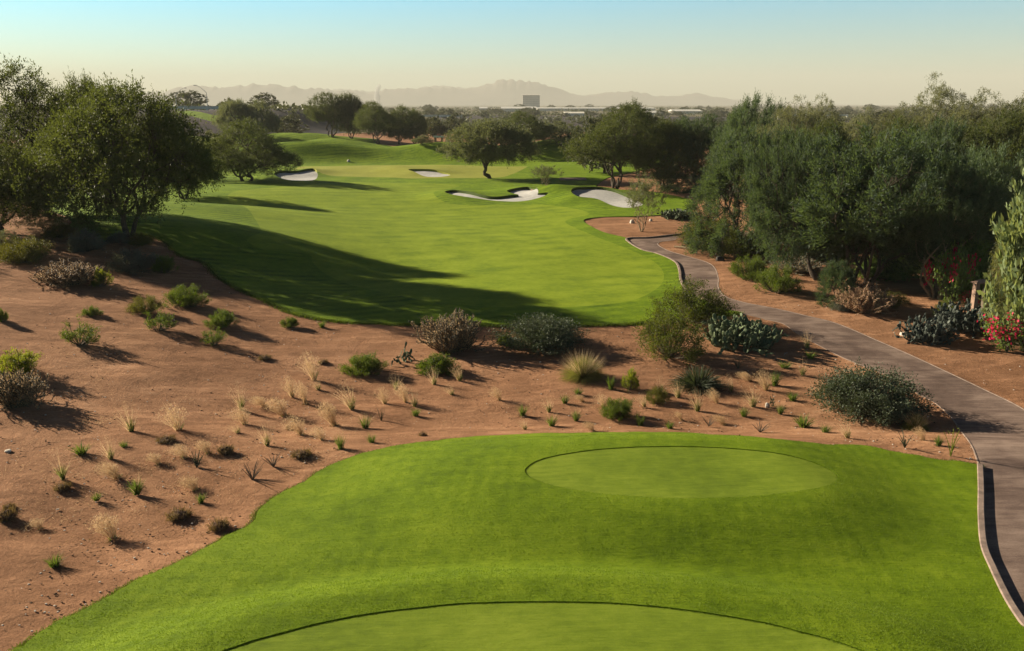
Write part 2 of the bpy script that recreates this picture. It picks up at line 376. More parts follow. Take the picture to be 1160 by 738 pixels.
pth_right = resample(spline(ER_near+ER[1:]+[e_end[0]-[0, 1.2], e_end[1]-[0, 1.0]], 6, False), 0.3, False)
path_poly = np.vstack([pth_left, pth_right[::-1]])
def ell(cx, cy, a, b, n=90, ph=0.0, wob=0.0):
    n *= 3; t = np.linspace(0, 2*math.pi, n, endpoint=False); r = 1+.006*noise2(np.cos(t)*14+20, np.sin(t)*14+20, 6)+.008*noise2(np.cos(t)*4+20, np.sin(t)*4+20, 7)
    return np.stack([cx+a*r*np.cos(t), cy+b*r*np.sin(t)], 1)
pad_far = ell(4.5, 21.95, 4.15, 1.72, 120)
pad_near = ell(0.55, 11.75, 6.6, 3.4, 140)
green_poly = resample(spline([hit(330, 196), hit(350, 195), hit(372, 200), hit(440, 202), (hit(470, 203)), hit(540, 202.5), hit(575, 200), np.array((2, 150.)), np.array((-12, 155.)), np.array((-32, 153.))], 6), 0.6)
fair_px = [(258, 222), (300, 214), (345, 211), (400, 207), (470, 208), (520, 211), (500, 217), (492, 225), (520, 233), (600, 233), (640, 236), (668, 243), (640, 252), (672, 268), (703, 280), (738, 296), (752, 312), (742, 330), (700, 345), (600, 350), (500, 345), (430, 332), (380, 318), (355, 300), (352, 291), (330, 287), (300, 285), (280, 274), (287, 268), (296, 262), (283, 240)]
fair_poly = resample(spline(px2w(fair_px), 5), 0.5)
fieldA = np.array([(-28, 330), (190, 330), (240, 700), (-60, 900), (-60, 420)], float)
lawnfar = [np.array([(-100, 205), (-70, 262), (-62, 300), (-90, 330), (-120, 260)], float)]
embank = np.array([(-170, 262), (-88, 262), (-66, 275), (-60, 330), (-66, 400), (-260, 400), (-240, 262)], float)
def strip(a, b, w):
    a = np.array(a, float); b = np.array(b, float); n = unit(b-a); n = np.array([-n[1], n[0]])*w/2
    return resample(np.array([a-n, b-n, b+n, a+n]), 0.5)
REG = [  # name, polygon, material, priority (later wins)
 ('shade_toned_field', resample(fieldA, 2.0), 'plum_shade'),  # far ground whose shade is put into its colour
 ('embankment', resample(embank, 2.0), 'plum_shade'),  # slope gets the same painted shade tone
 ('bank_track', resample(spline([(-108, 306), (-100, 298), (-92, 290), (-84, 283), (-77, 276), (-78, 273.5), (-86, 279), (-95, 286), (-103, 293), (-111, 302)], 3), 1), 'far_turf'),
 ('bank_terrace', resample(spline([(-98, 293), (-90, 295), (-80, 293), (-80, 291), (-90, 292), (-98, 290)], 3), 1), 'far_turf'),
 ('far_grass', resample(spline([(-100, 262), (-86, 264), (-72, 268), (-71, 262), (-80, 256), (-100, 256)], 4), 1), 'far_turf'),
 ('rough', turf_poly, 'rough_turf'),
 ('fairway', fair_poly, 'fairway_turf'),
 ('putting_green', green_poly, 'green_turf'),
 ('tee_lawn', lawn_poly, 'tee_turf'),
 ('far_tee_green', pad_far, 'pad_turf'),
 ('near_tee_green', pad_near, 'pad_turf'),
 ('cart_path', path_poly, 'path_concrete'),
] + [('bunker', resample(spline(BW[k], 6), 0.3), 'sand') for k in 'abcde']
GRASS = {'rough', 'fairway', 'putting_green', 'tee_lawn', 'far_tee_green', 'near_tee_green'}
LIFT = {'rough': .07, 'fairway': .07, 'putting_green': .07, 'tee_lawn': .062, 'far_tee_green': .045, 'near_tee_green': .042, 'far_grass': 0.0, 'cart_path': 0.0}

def inpoly(P, X, Y):
    ins = np.zeros(len(X), bool); n = len(P); x0, y0 = P[:, 0].min(), P[:, 1].min(); x1, y1 = P[:, 0].max(), P[:, 1].max()
    idx = np.where((X > x0) & (X < x1) & (Y > y0) & (Y < y1))[0]; xs = X[idx]; ys = Y[idx]; c = np.zeros(len(idx), bool); j = n-1
    for i in range(n):
        xi, yi = P[i]; xj, yj = P[j]; j = i
        if yi == yj: continue
        m = (yi > ys) != (yj > ys)
        c ^= m & (xs < (xj-xi)*(ys-yi)/(yj-yi)+xi)
    ins[idx] = c; return ins

def build_terrain():
    pts = []; rr = 9.0; fan = np.linspace(R(-40), R(40), 130)
    row = 0
    while rr < 11000:
        jit = 0.35*rr*0.0108
        off = (row % 2)*0.5*(fan[1]-fan[0])
        if rr < 1600: a = fan+off
        else: a = fan[::3]+off
        X = rr*np.sin(a); Y = rr*np.cos(a)
        pts.append(np.stack([X, Y], 1))
        rr *= (1.0125 if rr < 420 else 1.035); row += 1
    for rad in np.geomspace(3, 9, 5): # behind and to the sides of the camera
        a = np.linspace(0, 2*math.pi, 14, endpoint=False); pts.append(np.stack([rad*np.sin(a), rad*np.cos(a)], 1))
    for rad in np.geomspace(9, 11000, 60):
        a = np.linspace(R(44), R(316), 40); pts.append(np.stack([rad*np.sin(a), rad*np.cos(a)], 1))
    grid = np.concatenate(pts)
    # keep grid points clear of the outlines
    cons = [r[1] for r in REG]
    allc = np.vstack(cons); cell = {}
    keep = np.ones(len(grid), bool)
    dist_r = np.hypot(grid[:, 0], grid[:, 1])
    near = np.where(dist_r < 480)[0]
    for i0 in range(0, len(near), 2000):
        ii = near[i0:i0+2000]
        d2 = ((grid[ii][:, None]-allc[None])**2).sum(-1).min(1)
        keep[ii] = d2 > (0.003*dist_r[ii]+0.01)**2
    grid = grid[keep]
    V = [Vector(map(float, p)) for p in grid]; E = []
    for c in cons:
        b = len(V); n = len(c); V += [Vector(map(float, p)) for p in c]; E += [(b+i, b+(i+1) % n) for i in range(n)]
    vo, eo, fo, *_ = delaunay_2d_cdt(V, E, [], 0, 1e-5)
    P = np.array([(v.x, v.y) for v in vo]); F = np.array([f for f in fo if len(f) == 3])
    a, b, c = P[F[:, 0]], P[F[:, 1]], P[F[:, 2]]
    ar = (b[:, 0]-a[:, 0])*(c[:, 1]-a[:, 1])-(b[:, 1]-a[:, 1])*(c[:, 0]-a[:, 0])
    F[ar < 0] = F[ar < 0][:, ::-1]; F = F[np.abs(ar) > 1e-9]
    C = P[F].mean(1); reg = np.zeros(len(F), int)
    for k, (nm, poly, mt) in enumerate(REG): reg[inpoly(poly, C[:, 0], C[:, 1])] = k+1
    return P, F, reg
P2, F3, REGI = build_terrain()
HB = hbase(P2[:, 0], P2[:, 1])
def seg_dist(p, poly):
    a = poly; b = np.roll(poly, -1, 0); ab = b-a
    t = np.clip(((p[:, None]-a[None])*ab[None]).sum(-1)/np.maximum((ab**2).sum(-1), 1e-9)[None], 0, 1)
    return np.linalg.norm(p[:, None]-(a[None]+ab[None]*t[..., None]), axis=-1).min(1)
# a raised grass lip round the far and left side of every bunker
LIPZ = np.zeros(len(P2)); BLIP = {'a': .62, 'b': .5, 'c': .5, 'd': .38, 'e': .62}; SANDZ = np.zeros(len(P2))
for bi, (nm, poly, mt) in enumerate(REG):
    if nm != 'bunker': continue
    bk = 'abcde'[bi-len(REG)+5]; c = poly.mean(0); near = np.where(np.hypot(*(P2-c).T) < 25)[0]
    d = seg_dist(P2[near], poly); u = P2[near]-c; ext = poly.max(0)-poly.min(0)
    w = sm(0.55+0.8*(u[:, 1]/ext[1])-0.8*(u[:, 0]/ext[0]))
    ins = inpoly(poly, P2[near][:, 0], P2[near][:, 1]) | (d < .02); SANDZ[near[ins]] = np.maximum(BLIP[bk]*w[ins]-.24, 0)
    LIPZ[near] = np.maximum(LIPZ[near], BLIP[bk]*w*np.exp(-(d/2.6)**2))
def region_mesh(k):
    nm, mt = ('ground', 'desert_soil') if k == 0 else (REG[k-1][0], REG[k-1][2])
    F = F3[REGI == k]
    if k == 0:
        far = np.hypot(*P2[F].mean(1).T) > 330
    used, inv = np.unique(F, return_inverse=True); F = inv.reshape(-1, 3); XY = P2[used]; z = HB[used].copy()
    E = np.sort(np.concatenate([F[:, [0, 1]], F[:, [1, 2]], F[:, [2, 0]]]), axis=1); ED = np.concatenate([F[:, [0, 1]], F[:, [1, 2]], F[:, [2, 0]]])
    _, ix, cnt = np.unique(E, axis=0, return_index=True, return_counts=True); bd = ED[ix[cnt == 1]]
    isb = np.zeros(len(XY), bool); isb[bd.ravel()] = True
    if nm == 'ground':
        rr = np.hypot(XY[:, 0], XY[:, 1]); am = (1-sm((rr-80)/80))*(~isb)
        z += am*(0.10*noise2(XY[:, 0]/2.3, XY[:, 1]/2.3, 11)+0.05*noise2(XY[:, 0]/.8, XY[:, 1]/.8, 12))
    if nm in GRASS: z += LIFT[nm]+LIPZ[used]
    if nm == 'bunker': z += SANDZ[used]+0.06*noise2(XY[:, 0]/2, XY[:, 1]/2, 5)
    V = np.column_stack([XY, z]); mb = MB(); 
    me = bpy.data.meshes.new(nm)
    faces = F.tolist(); mi = [0]*len(faces); verts = V.tolist()
    if nm in GRASS and len(bd):
        m = {}
        for a, b in bd:
            for q in (a, b):
                if q not in m:
                    m[q] = (len(verts), len(verts)+1); verts.append(list(V[q])); verts.append([V[q][0], V[q][1], HB[used[q]]-0.04])
            faces.append([m[b][0], m[a][0], m[a][1], m[b][1]]); mi.append(1)
    me.from_pydata(verts, [], faces); me.materials.append(MATS[mt])
    if nm in GRASS: me.materials.append(MATS['sand_lip'] if nm in ('rough', 'fairway') else MATS[mt])
    if k == 0:
        me.materials.append(MATS['far_soil']); mi = far.astype(int).tolist()
    me.polygons.foreach_set('material_index', mi)
    me.polygons.foreach_set('use_smooth', [len(f) == 3 for f in faces]); me.update()
    return link(nm, me, kind='structure')
for k in range(len(REG)+1): region_mesh(k)

# kerbs and flush edging of the cart path
def kerb(P, w, top, name='kerb', drop=0.12):
    P = np.asarray(P); T = unit(np.gradient(P, axis=0)); Nn = np.stack([-T[:, 1], T[:, 0]], 1); mb = MB(); rows = []
    hz = hbase(P[:, 0], P[:, 1])
    for s, dz in ((-w/2, -drop), (-w/2, top-.015), (-w/2+.02, top), (w/2-.02, top), (w/2, top-.015), (w/2, -drop)):
        q = P+Nn*s; rows.append(np.column_stack([q, hz+dz]))
    V = np.stack(rows, 1).reshape(-1, 3); n = len(P); F = [[i*6+k, i*6+k+1, (i+1)*6+k+1, (i+1)*6+k] for i in range(n-1) for k in range(5)]
    mb.add(V, F, 'kerb_stone'); return link(name, mb.mesh(name, False), kind='structure')
kerb(np.vstack([[(13.4, 9.5), (11.9, 12.5)], kn[::-1], EL[0:1]])[:, :], 0.16, 0.10)
kerb(resample(spline(PL[2:]+topL, 6, False), .3, False), 0.16, 0.11)
kerb(resample(spline(EL, 6, False), .3, False)[2:], 0.07, 0.012)
kerb(pth_right[8:], 0.08, 0.012)

# ------------------------------------------------------------------ prototypes
PROTO = {}
class Proto:   # parts: list of (name, mesh); w,h nominal size
    def __init__(s, parts, w, h): s.parts = parts; s.w = w; s.h = h
def bounds(mb):
    V = np.concatenate(mb.v); r = np.percentile(np.abs(V[:, :2]), 98); return 2*r, np.percentile(V[:, 2], 99.5)
def lumpy(D, rng, k=5, amp=.28):
    f = np.ones(len(D))
    for _ in range(k):
        c = unit(rng.normal(size=3)); f += amp*np.exp(-((1-D@c)/.22))*rng.choice([1, 1, -0.9])
    return f
def polycurve(a, b, rng, n=6, wob=.12, sag=0.0):
    t = np.linspace(0, 1, n)[:, None]; L_ = np.linalg.norm(b-a); o = rng.normal(size=3)*wob*L_; o2 = rng.normal(size=3)*wob*L_*.5
    return a+(b-a)*t+o*np.sin(math.pi*t)+o2*np.sin(2*math.pi*t)+np.array([0, 0, sag*L_])*np.sin(math.pi*t)
def kclust(P, k, rng, it=6):
    k = min(k, len(P)); C = P[rng.choice(len(P), k, replace=False)]
    for _ in range(it):
        lab = ((P[:, None]-C[None])**2).sum(-1).argmin(1)
        for j in range(k):
            if (lab == j).any(): C[j] = P[lab == j].mean(0)
    return C, lab
def tree(seed, W, Hh, base, ntips, ntwig, nleaf, twig, leafL, leafW, mat, bark='bark', trunks=3, offs=(0, 0), up=.25, out=.6, droop=0.0, flatb=.35, tr=.17, spread=.5, hollow=.45, amp=.28, dome=.3, spray=0.7):
    rng = np.random.default_rng(seed); wood = MB(); fol = MB()
    D = unit(rng.normal(size=(ntips, 3))); lump = lumpy(D, rng, 9, amp)
    rad = (hollow+(1-hollow)*rng.random(ntips)**.55)*lump
    rz = (Hh-base)/2; cz = base+rz
    low = D[:, 2] < 0
    T = D*rad[:, None]*np.array([W/2, W/2*.95, rz]); T[low, 2] *= (1-flatb); T[:, :2] *= (1-dome*(D[:, 2]*rad))[:, None]; T += np.array([offs[0], offs[1], cz])
    T[:, 2] = np.maximum(T[:, 2], base*.7)
    lean = unit(np.array([offs[0]*.6, offs[1]*.6, base]))
    K, lab = kclust(T, trunks*2+2, rng)
    for t in range(trunks):
        a = 2*math.pi*t/trunks+rng.random(); b0 = np.array([math.cos(a), math.sin(a), 0])*tr*.8
        mine = [j for j in range(len(K)) if j % trunks == t]
        fork = np.array([offs[0]*.55, offs[1]*.55, base*.85])+np.array([math.cos(a), math.sin(a), 0])*W*.07*spread*2+rng.normal(size=3)*.1
        P = polycurve(b0+[0, 0, -.15], fork, rng, 7, .10); r0 = tr/(trunks**.4)
        tube(wood, P, np.linspace(r0*1.25, r0*.8, 7), bark, 8)
        for j in mine:
            c = K[j]; tgt = fork+(c-fork)*.62; Q = polycurve(fork, tgt, rng, 6, .10, .05); tube(wood, Q, np.linspace(r0*.72, r0*.38, 6), bark, 6)
            sub = T[lab == j]
            if len(sub) == 0: continue
            K2, l2 = kclust(sub, max(2, len(sub)//9), rng, 3)
            for m, c2 in enumerate(K2):
                s = tgt+(c2-tgt)*.7; tube(wood, polycurve(tgt, s, rng, 5, .1, .04), np.linspace(r0*.34, r0*.15, 5), bark, 5)
                for p in sub[l2 == m]:
                    tube(wood, polycurve(s, p, rng, 4, .08), np.linspace(r0*.14, r0*.04, 4), bark, 3)
    ctr = np.array([offs[0], offs[1], cz-rz*.35])
    O = unit(T-ctr); n = ntips*ntwig
    TP = np.repeat(T, ntwig, 0); OD = np.repeat(O, ntwig, 0)
    TD = unit(OD*out+np.array([0, 0, up])+rng.normal(size=(n, 3))*spray)
    TL = twig*(.5+rng.random(n)); m = n*nleaf; tt = rng.random(m)
    idx = np.repeat(np.arange(n), nleaf)
    P = TP[idx]+TD[idx]*(TL[idx]*tt)[:, None]; P[:, 2] -= droop*(TL[idx]*tt)**2/np.maximum(TL[idx], .1)*1.2
    P += rng.normal(size=(m, 3))*twig*.09
    LD = TD[idx]+rng.normal(size=(m, 3))*.55; LD[:, 2] -= droop*1.6*tt
    P[:, 2] = np.maximum(P[:, 2], .05)
    leaves(fol, P, LD, leafL*(.6+.8*rng.random(m)), leafW*(.6+.8*rng.random(m)), mat, rng)
    w, h = bounds(fol); return Proto([('trunk', wood.mesh('trunk')), ('crown', fol.mesh('crown', False))], w, h)
def build_trees():
    P = PROTO
    P['mesq'] = [tree(11, 12, 8.8, 1.7, 620, 9, 18, .95, .18, .062, 'mesquite_leaf', trunks=3, tr=.24, amp=.3, flatb=.12),
                 tree(12, 11, 9.0, 1.1, 560, 9, 18, 1.0, .18, .062, 'mesquite_leaf', trunks=2, tr=.28, up=.35, amp=.34),
                 tree(13, 10.5, 9.0, 2.7, 520, 9, 18, .9, .18, .062, 'mesquite_leaf', trunks=4, tr=.26, up=.3, amp=.34, flatb=.35, spread=.9)]
    P['feather'] = [tree(21, 9, 8, .3, 480, 8, 22, 1.0, .28, .045, 'feather_leaf', trunks=3, tr=.24, up=.35, out=1.1, spray=.42, amp=.40, flatb=0, dome=.0),
                    tree(22, 9, 8, .3, 480, 8, 22, 1.0, .28, .045, 'feather_leaf', trunks=2, tr=.24, up=.4, out=1.1, spray=.42, amp=.40, flatb=0, dome=.0)]
    P['lean'] = [tree(23, 9, 8, 2.4, 480, 8, 22, 1.0, .28, .045, 'feather_leaf', trunks=1, tr=.26, up=.35, out=1.1, spray=.42, amp=.40, flatb=0, dome=.0, offs=(-4.3, .6))]
    P['wispy'] = [tree(31, 8, 9, 1.6, 330, 7, 22, .9, .17, .04, 'wispy_leaf', trunks=3, tr=.17, up=.1, droop=.55, hollow=.3, amp=.4),
                  tree(32, 9, 9, 1.4, 360, 7, 22, .9, .17, .04, 'wispy_leaf', trunks=4, tr=.16, up=.15, droop=.5, hollow=.25, amp=.42)]
    P['grey'] = [tree(41, 8, 6, .9, 420, 8, 16, .6, .17, .06, 'grey_leaf', trunks=3, tr=.18, amp=.3),
                 tree(42, 9, 7, 1.6, 560, 9, 16, .75, .17, .06, 'grey_leaf', trunks=1, tr=.24, amp=.3, flatb=.2, dome=.15)]
    P['forked'] = [tree(51, 9, 8, 2.8, 380, 7, 24, .9, .30, .05, 'feather_leaf', bark='pale_bark', trunks=5, tr=.26, up=.4, out=.7, spray=.5, spread=1.5)]
    P['vase'] = [tree(61, 3, 3.4, .7, 90, 6, 16, .42, .10, .03, 'grey_leaf', bark='pale_bark', trunks=5, tr=.06, up=.7, out=.5, spray=.45, spread=1.0, hollow=.15)]
    P['weep'] = [tree(71, 6, 8, .3, 330, 7, 22, .8, .24, .035, 'eucalypt_leaf', trunks=2, tr=.16, up=.0, droop=.9, out=.7, spray=.5, flatb=0, hollow=.4)]
    P['far'] = [tree(81, 8, 6, .6, 120, 6, 8, .6, .42, .2, 'far_leaf', trunks=2, tr=.2),
                tree(82, 10, 6, .6, 130, 6, 8, .7, .45, .2, 'far_leaf', trunks=2, tr=.2, amp=.4),
                tree(83, 6, 8, .8, 110, 6, 8, .6, .42, .2, 'far_leaf', trunks=1, tr=.2, up=.6)]
build_trees()

def shrub(seed, W, Hh, nst, nl, leafL, leafW, mat, up=1.0, open_=.3, stem='stick', spray=.6, sr=.012, twigs=3):
    rng = np.random.default_rng(seed); fol = MB(); st = MB()
    for i in range(nst):
        a = rng.random()*2*math.pi; rr = rng.random()**.5; top = np.array([math.cos(a)*rr*W/2, math.sin(a)*rr*W/2, Hh*(.97-.80*rr**2.6)*(.75+.3*rng.random())])
        b = np.array([math.cos(a), math.sin(a), 0])*.06*W*rr
        P = b+(top-b)*np.linspace(0, 1, 5)[:, None]; bow = np.sin(np.linspace(0, math.pi, 5))[:, None]*np.array([math.cos(a), math.sin(a), -.1])*rr*W*.09; P = P+bow
        P = P+rng.normal(size=P.shape)*.012*W*np.linspace(0, 1, 5)[:, None]
        tube(st, P, np.linspace(sr*1.4, sr*.4, 5), stem, 4)
        for k in range(twigs):
            t0 = open_+(1-open_)*rng.random()**.7*.95; p0 = np.array([np.interp(t0, np.linspace(0, 1, 5), P[:, q]) for q in range(3)])
            d = unit(unit(top)*.8+np.array([0, 0, .35*up])+rng.normal(size=3)*spray); Lk = (.16+.16*rng.random())*max(W, Hh)*(1-.3*t0)
            m = nl; t = rng.random(m); Q = p0+d*(Lk*t)[:, None]+rng.normal(size=(m, 3))*.03*W
            Q[:, 2] = np.maximum(Q[:, 2], .02)
            leaves(fol, Q, d+rng.normal(size=(m, 3))*.6+np.array([0, 0, .3*up]), leafL*(.6+.8*rng.random(m)), leafW*(.6+.8*rng.random(m)), mat, rng)
    w, h = bounds(fol); return Proto([('stems', st.mesh('stems')), ('foliage', fol.mesh('foliage', False))], w, h)
def cholla(seed, W, Hh, n, mat, jr=.017):
    rng = np.random.default_rng(seed); mb = MB(); sp_ = MB()
    for i in range(n):
        a = rng.random()*2*math.pi; rr = rng.random()**.5; p = np.array([math.cos(a)*rr*W*.18, math.sin(a)*rr*W*.18, 0.0]); d = unit(np.array([math.cos(a)*rr*1.3, math.sin(a)*rr*1.3, 1.0]))
        Lt = Hh*(1.05-.35*rr**2)*(.7+.4*rng.random()); done = 0
        while done < Lt:
            jl = (.075+.05*rng.random())*(Hh/1.3); d = unit(d+rng.normal(size=3)*.28+np.array([0, 0, .12])); q = p+d*jl
            s1 = unit(np.cross(d, [.3, .5, .8])); s2 = np.cross(d, s1); r_ = jr*(.85+.3*rng.random())
            blob(mb, (p+q)/2, np.stack([s1*r_, s2*r_, d*jl*.58], 1), mat)
            m = 10; t = rng.random(m)[:, None]; an = rng.random(m)*2*math.pi; o = np.cos(an)[:, None]*s1+np.sin(an)[:, None]*s2
            leaves(mb, p+d*jl*t+o*r_*.8, o+d*.3, .05, .010, 'dry_blade', rng)
            if rng.random() < .55:
                e = unit(d+rng.normal(size=3)*.8); q2 = q+e*jl*.8; u1 = unit(np.cross(e, [.3, .5, .8])); u2 = np.cross(e, u1)
                blob(mb, (q+q2)/2, np.stack([u1*r_*.9, u2*r_*.9, e*jl*.45], 1), mat)
            p = q; done += jl*.9
    w, h = bounds(mb); return Proto([('', mb.mesh('cholla', False))], w, h)
def pear(seed, W, Hh, n, mat, pad=.13):
    rng = np.random.default_rng(seed); mb = MB(); pads = []
    def put(p, d, s):
        nn = unit(np.cross(d, rng.normal(size=3))); side = np.cross(d, nn); c = p+d*s*.95
        blob(mb, c, np.stack([side*s*.72, nn*s*.16, d*s], 1), mat, CS3); return c, side
    for i in range(n):
        a = rng.random()*2*math.pi; rr = rng.random()**.5; p = np.array([math.cos(a)*rr*W*.38, math.sin(a)*rr*W*.38, -.02]); d = unit(np.array([math.cos(a)*rr*.5, math.sin(a)*rr*.5, 1])+rng.normal(size=3)*.25)
        lim = Hh*(1-.45*rr**2)*(.75+.35*rng.random())
        stack = [(p, d)]; cnt = 0
        while stack and cnt < 9:
            p, d = stack.pop(); s = pad*(.7+.5*rng.random()); c, side = put(p, d, s); cnt += 1
            tip = p+d*s*1.8
            if tip[2] < lim:
                stack.append((tip, unit(d+rng.normal(size=3)*.35+np.array([0, 0, .25]))))
                if rng.random() < .5: stack.append((c+side*s*.6*rng.choice([-1, 1]), unit(d+side*rng.choice([-1, 1])*.8+rng.normal(size=3)*.3)))
    w, h = bounds(mb); return Proto([('', mb.mesh('prickly_pear'))], w, h)
def dome_grass(seed, W, Hh, n, mat, wd=.006, mat2=None):
    rng = np.random.default_rng(seed); mb = MB()
    a = rng.random(n)*2*math.pi; s = rng.random(n)**.7; o = np.stack([np.cos(a), np.sin(a), 0*a], 1)
    D = o*s[:, None]*1.9+np.array([0, 0, 1.0]); blades(mb, o*(.08*W)*rng.random(n)[:, None], D, o*s[:, None]*.35-np.array([0, 0, .55])*(s**1.5)[:, None], Hh*(.75+.35*rng.random(n)), wd, mat, rng, 4)
    if mat2:
        k = n//6; blades(mb, o[:k]*.05, D[:k]*[.8, .8, 1.2], o[:k]*.1, Hh*(1.0+.3*rng.random(k)), wd*.7, mat2, rng, 3)
    w, h = bounds(mb); return Proto([('', mb.mesh('grass_dome', False))], w, h)
def tuft(seed, ng, nd, gh, dh, lean=.0, fuzz=0, gmat='green_blade'):
    rng = np.random.default_rng(seed); mb = MB(); lv = np.array([-.55, .1, 0])*lean
    for (n, hh, mt, wd, sp_) in ((ng, gh, gmat, .012, .45), (nd, dh, 'dry_blade', .009, .55)):
        if not n: continue
        a = rng.random(n)*2*math.pi; o = np.stack([np.cos(a), np.sin(a), 0*a], 1); s = rng.random(n)
        base = o*.07*rng.random(n)[:, None]
        blades(mb, base, o*(s*sp_)[:, None]+[0, 0, 1]+(lv if mt == 'dry_blade' else 0), o*.25*s[:, None]-np.array([0, 0, .25])*s[:, None]+(lv*.6 if mt == 'dry_blade' else 0), hh*(.55+.6*rng.random(n)), wd, mt, rng, 3)
    if fuzz:   # feathery seed heads
        a = rng.random(fuzz)*2*math.pi; s = rng.random(fuzz)**.6; t = .45+.6*rng.random(fuzz)
        Pp = np.stack([np.cos(a)*s*.62*dh*t, np.sin(a)*s*.62*dh*t, dh*t*(1.0-.45*s)], 1)+lv*dh*t[:, None]*1.0
        leaves(mb, Pp, rng.normal(size=(fuzz, 3))*.7+[0, 0, .7], .07, .0065, 'dry_blade', rng)
    if nd == 0 or lean > .5:
        n = 50; a = rng.random(n)*2*math.pi; o = np.stack([np.cos(a), np.sin(a), 0*a], 1); blades(mb, o*.05, o*1.2+[0, 0, .5], -np.array([0, 0, .35])+o*0, .16, .01, 'dead_blade', rng, 2)
    w, h = bounds(mb); return Proto([('', mb.mesh('grass_tuft', False))], w, h)
def sticks(seed, n, hh, mat='stick', sp_=.5, extra=None):
    rng = np.random.default_rng(seed); mb = MB()
    for i in range(n):
        a = rng.random()*2*math.pi; s = .2+.8*rng.random(); d = unit(np.array([math.cos(a)*s*sp_, math.sin(a)*s*sp_, 1])); l_ = hh*(.6+.4*rng.random())
        P = d*(np.linspace(0, l_, 5)[:, None])+np.array([math.cos(a), math.sin(a), 0])*(np.linspace(0, 1, 5)**2)[:, None]*.08*hh
        tube(mb, P, np.linspace(.012, .004, 5), mat, 4)
        if extra: m = 10; t = rng.random(m)[:, None]; leaves(mb, d*l_*t, d+rng.normal(size=(m, 3))*.5, .05, .015, extra, rng)
    w, h = bounds(mb); return Proto([('', mb.mesh('stick_plant'))], w, h)
def clod_p(seed, mat='clod', hair=420):
    rng = np.random.default_rng(seed); mb = MB(); Vv, Ff = CS5
    f = 1+.35*(noise2(Vv[:, 0]*2.1+seed, Vv[:, 1]*2.1+Vv[:, 2], seed))+.25*noise2(Vv[:, 0]*5, Vv[:, 2]*5+Vv[:, 1]*3, seed+1)
    mb.add(Vv*f[:, None]*(np.array([.5, .4, .26]) if not hair else np.array([.36, .26, .07]))+[0, 0, .04], Ff, mat)
    if hair:
        a = rng.random(hair)*2*math.pi; o = np.stack([np.cos(a), np.sin(a), 0*a], 1); q = rng.random(hair)[:, None]
        blades(mb, o*.42*q+[0, 0, .02], o*.9+rng.normal(size=o.shape)*.3+[0, 0, .8], -np.array([0, 0, .6])+o*0, .34*(.5+rng.random(hair)), .018, 'dead_blade', rng, 2)
    w, h = bounds(mb); return Proto([('', mb.mesh('clod', not hair))], w, h)
def bouga(seed, frac=.5, low=.55):
    rng = np.random.default_rng(seed); fol = MB(); fl = MB(); st = MB()
    for i in range(26):
        a = rng.random()*2*math.pi; rr = rng.random()**.5; top = np.array([math.cos(a)*rr*.8, math.sin(a)*rr*.8, 1.5*(1-.4*rr)]); t = np.linspace(0, 1, 6)[:, None]
        P = top*t+np.array([math.cos(a), math.sin(a), 0])*.2*t**2-np.array([0, 0, .35])*t**4; tube(st, P, np.linspace(.015, .005, 6), 'stick', 4)
        k = rng.random(60)[:, None]*.8+.2; Q = top*k+np.array([math.cos(a), math.sin(a), 0])*.2*k**2-np.array([0, 0, .35])*k**4+rng.normal(size=(60, 3))*.09
        leaves(fol, Q, rng.normal(size=(60, 3))+[0, 0, .3], .09, .055, 'bright_leaf', rng)
        if rng.random() < frac:
            k = low+(1-low)*rng.random(40)[:, None]; Q = top*k+np.array([math.cos(a), math.sin(a), 0])*.22*k**2-np.array([0, 0, .35])*k**4+rng.normal(size=(40, 3))*.10
            leaves(fl, Q, rng.normal(size=(40, 3))+[0, -.2, .3], .085, .08, 'red_petal', rng)
    w, h = bounds(fol); return Proto([('stems', st.mesh('stems')), ('foliage', fol.mesh('foliage', False)), ('flowers', fl.mesh('flowers', False))], w, h)
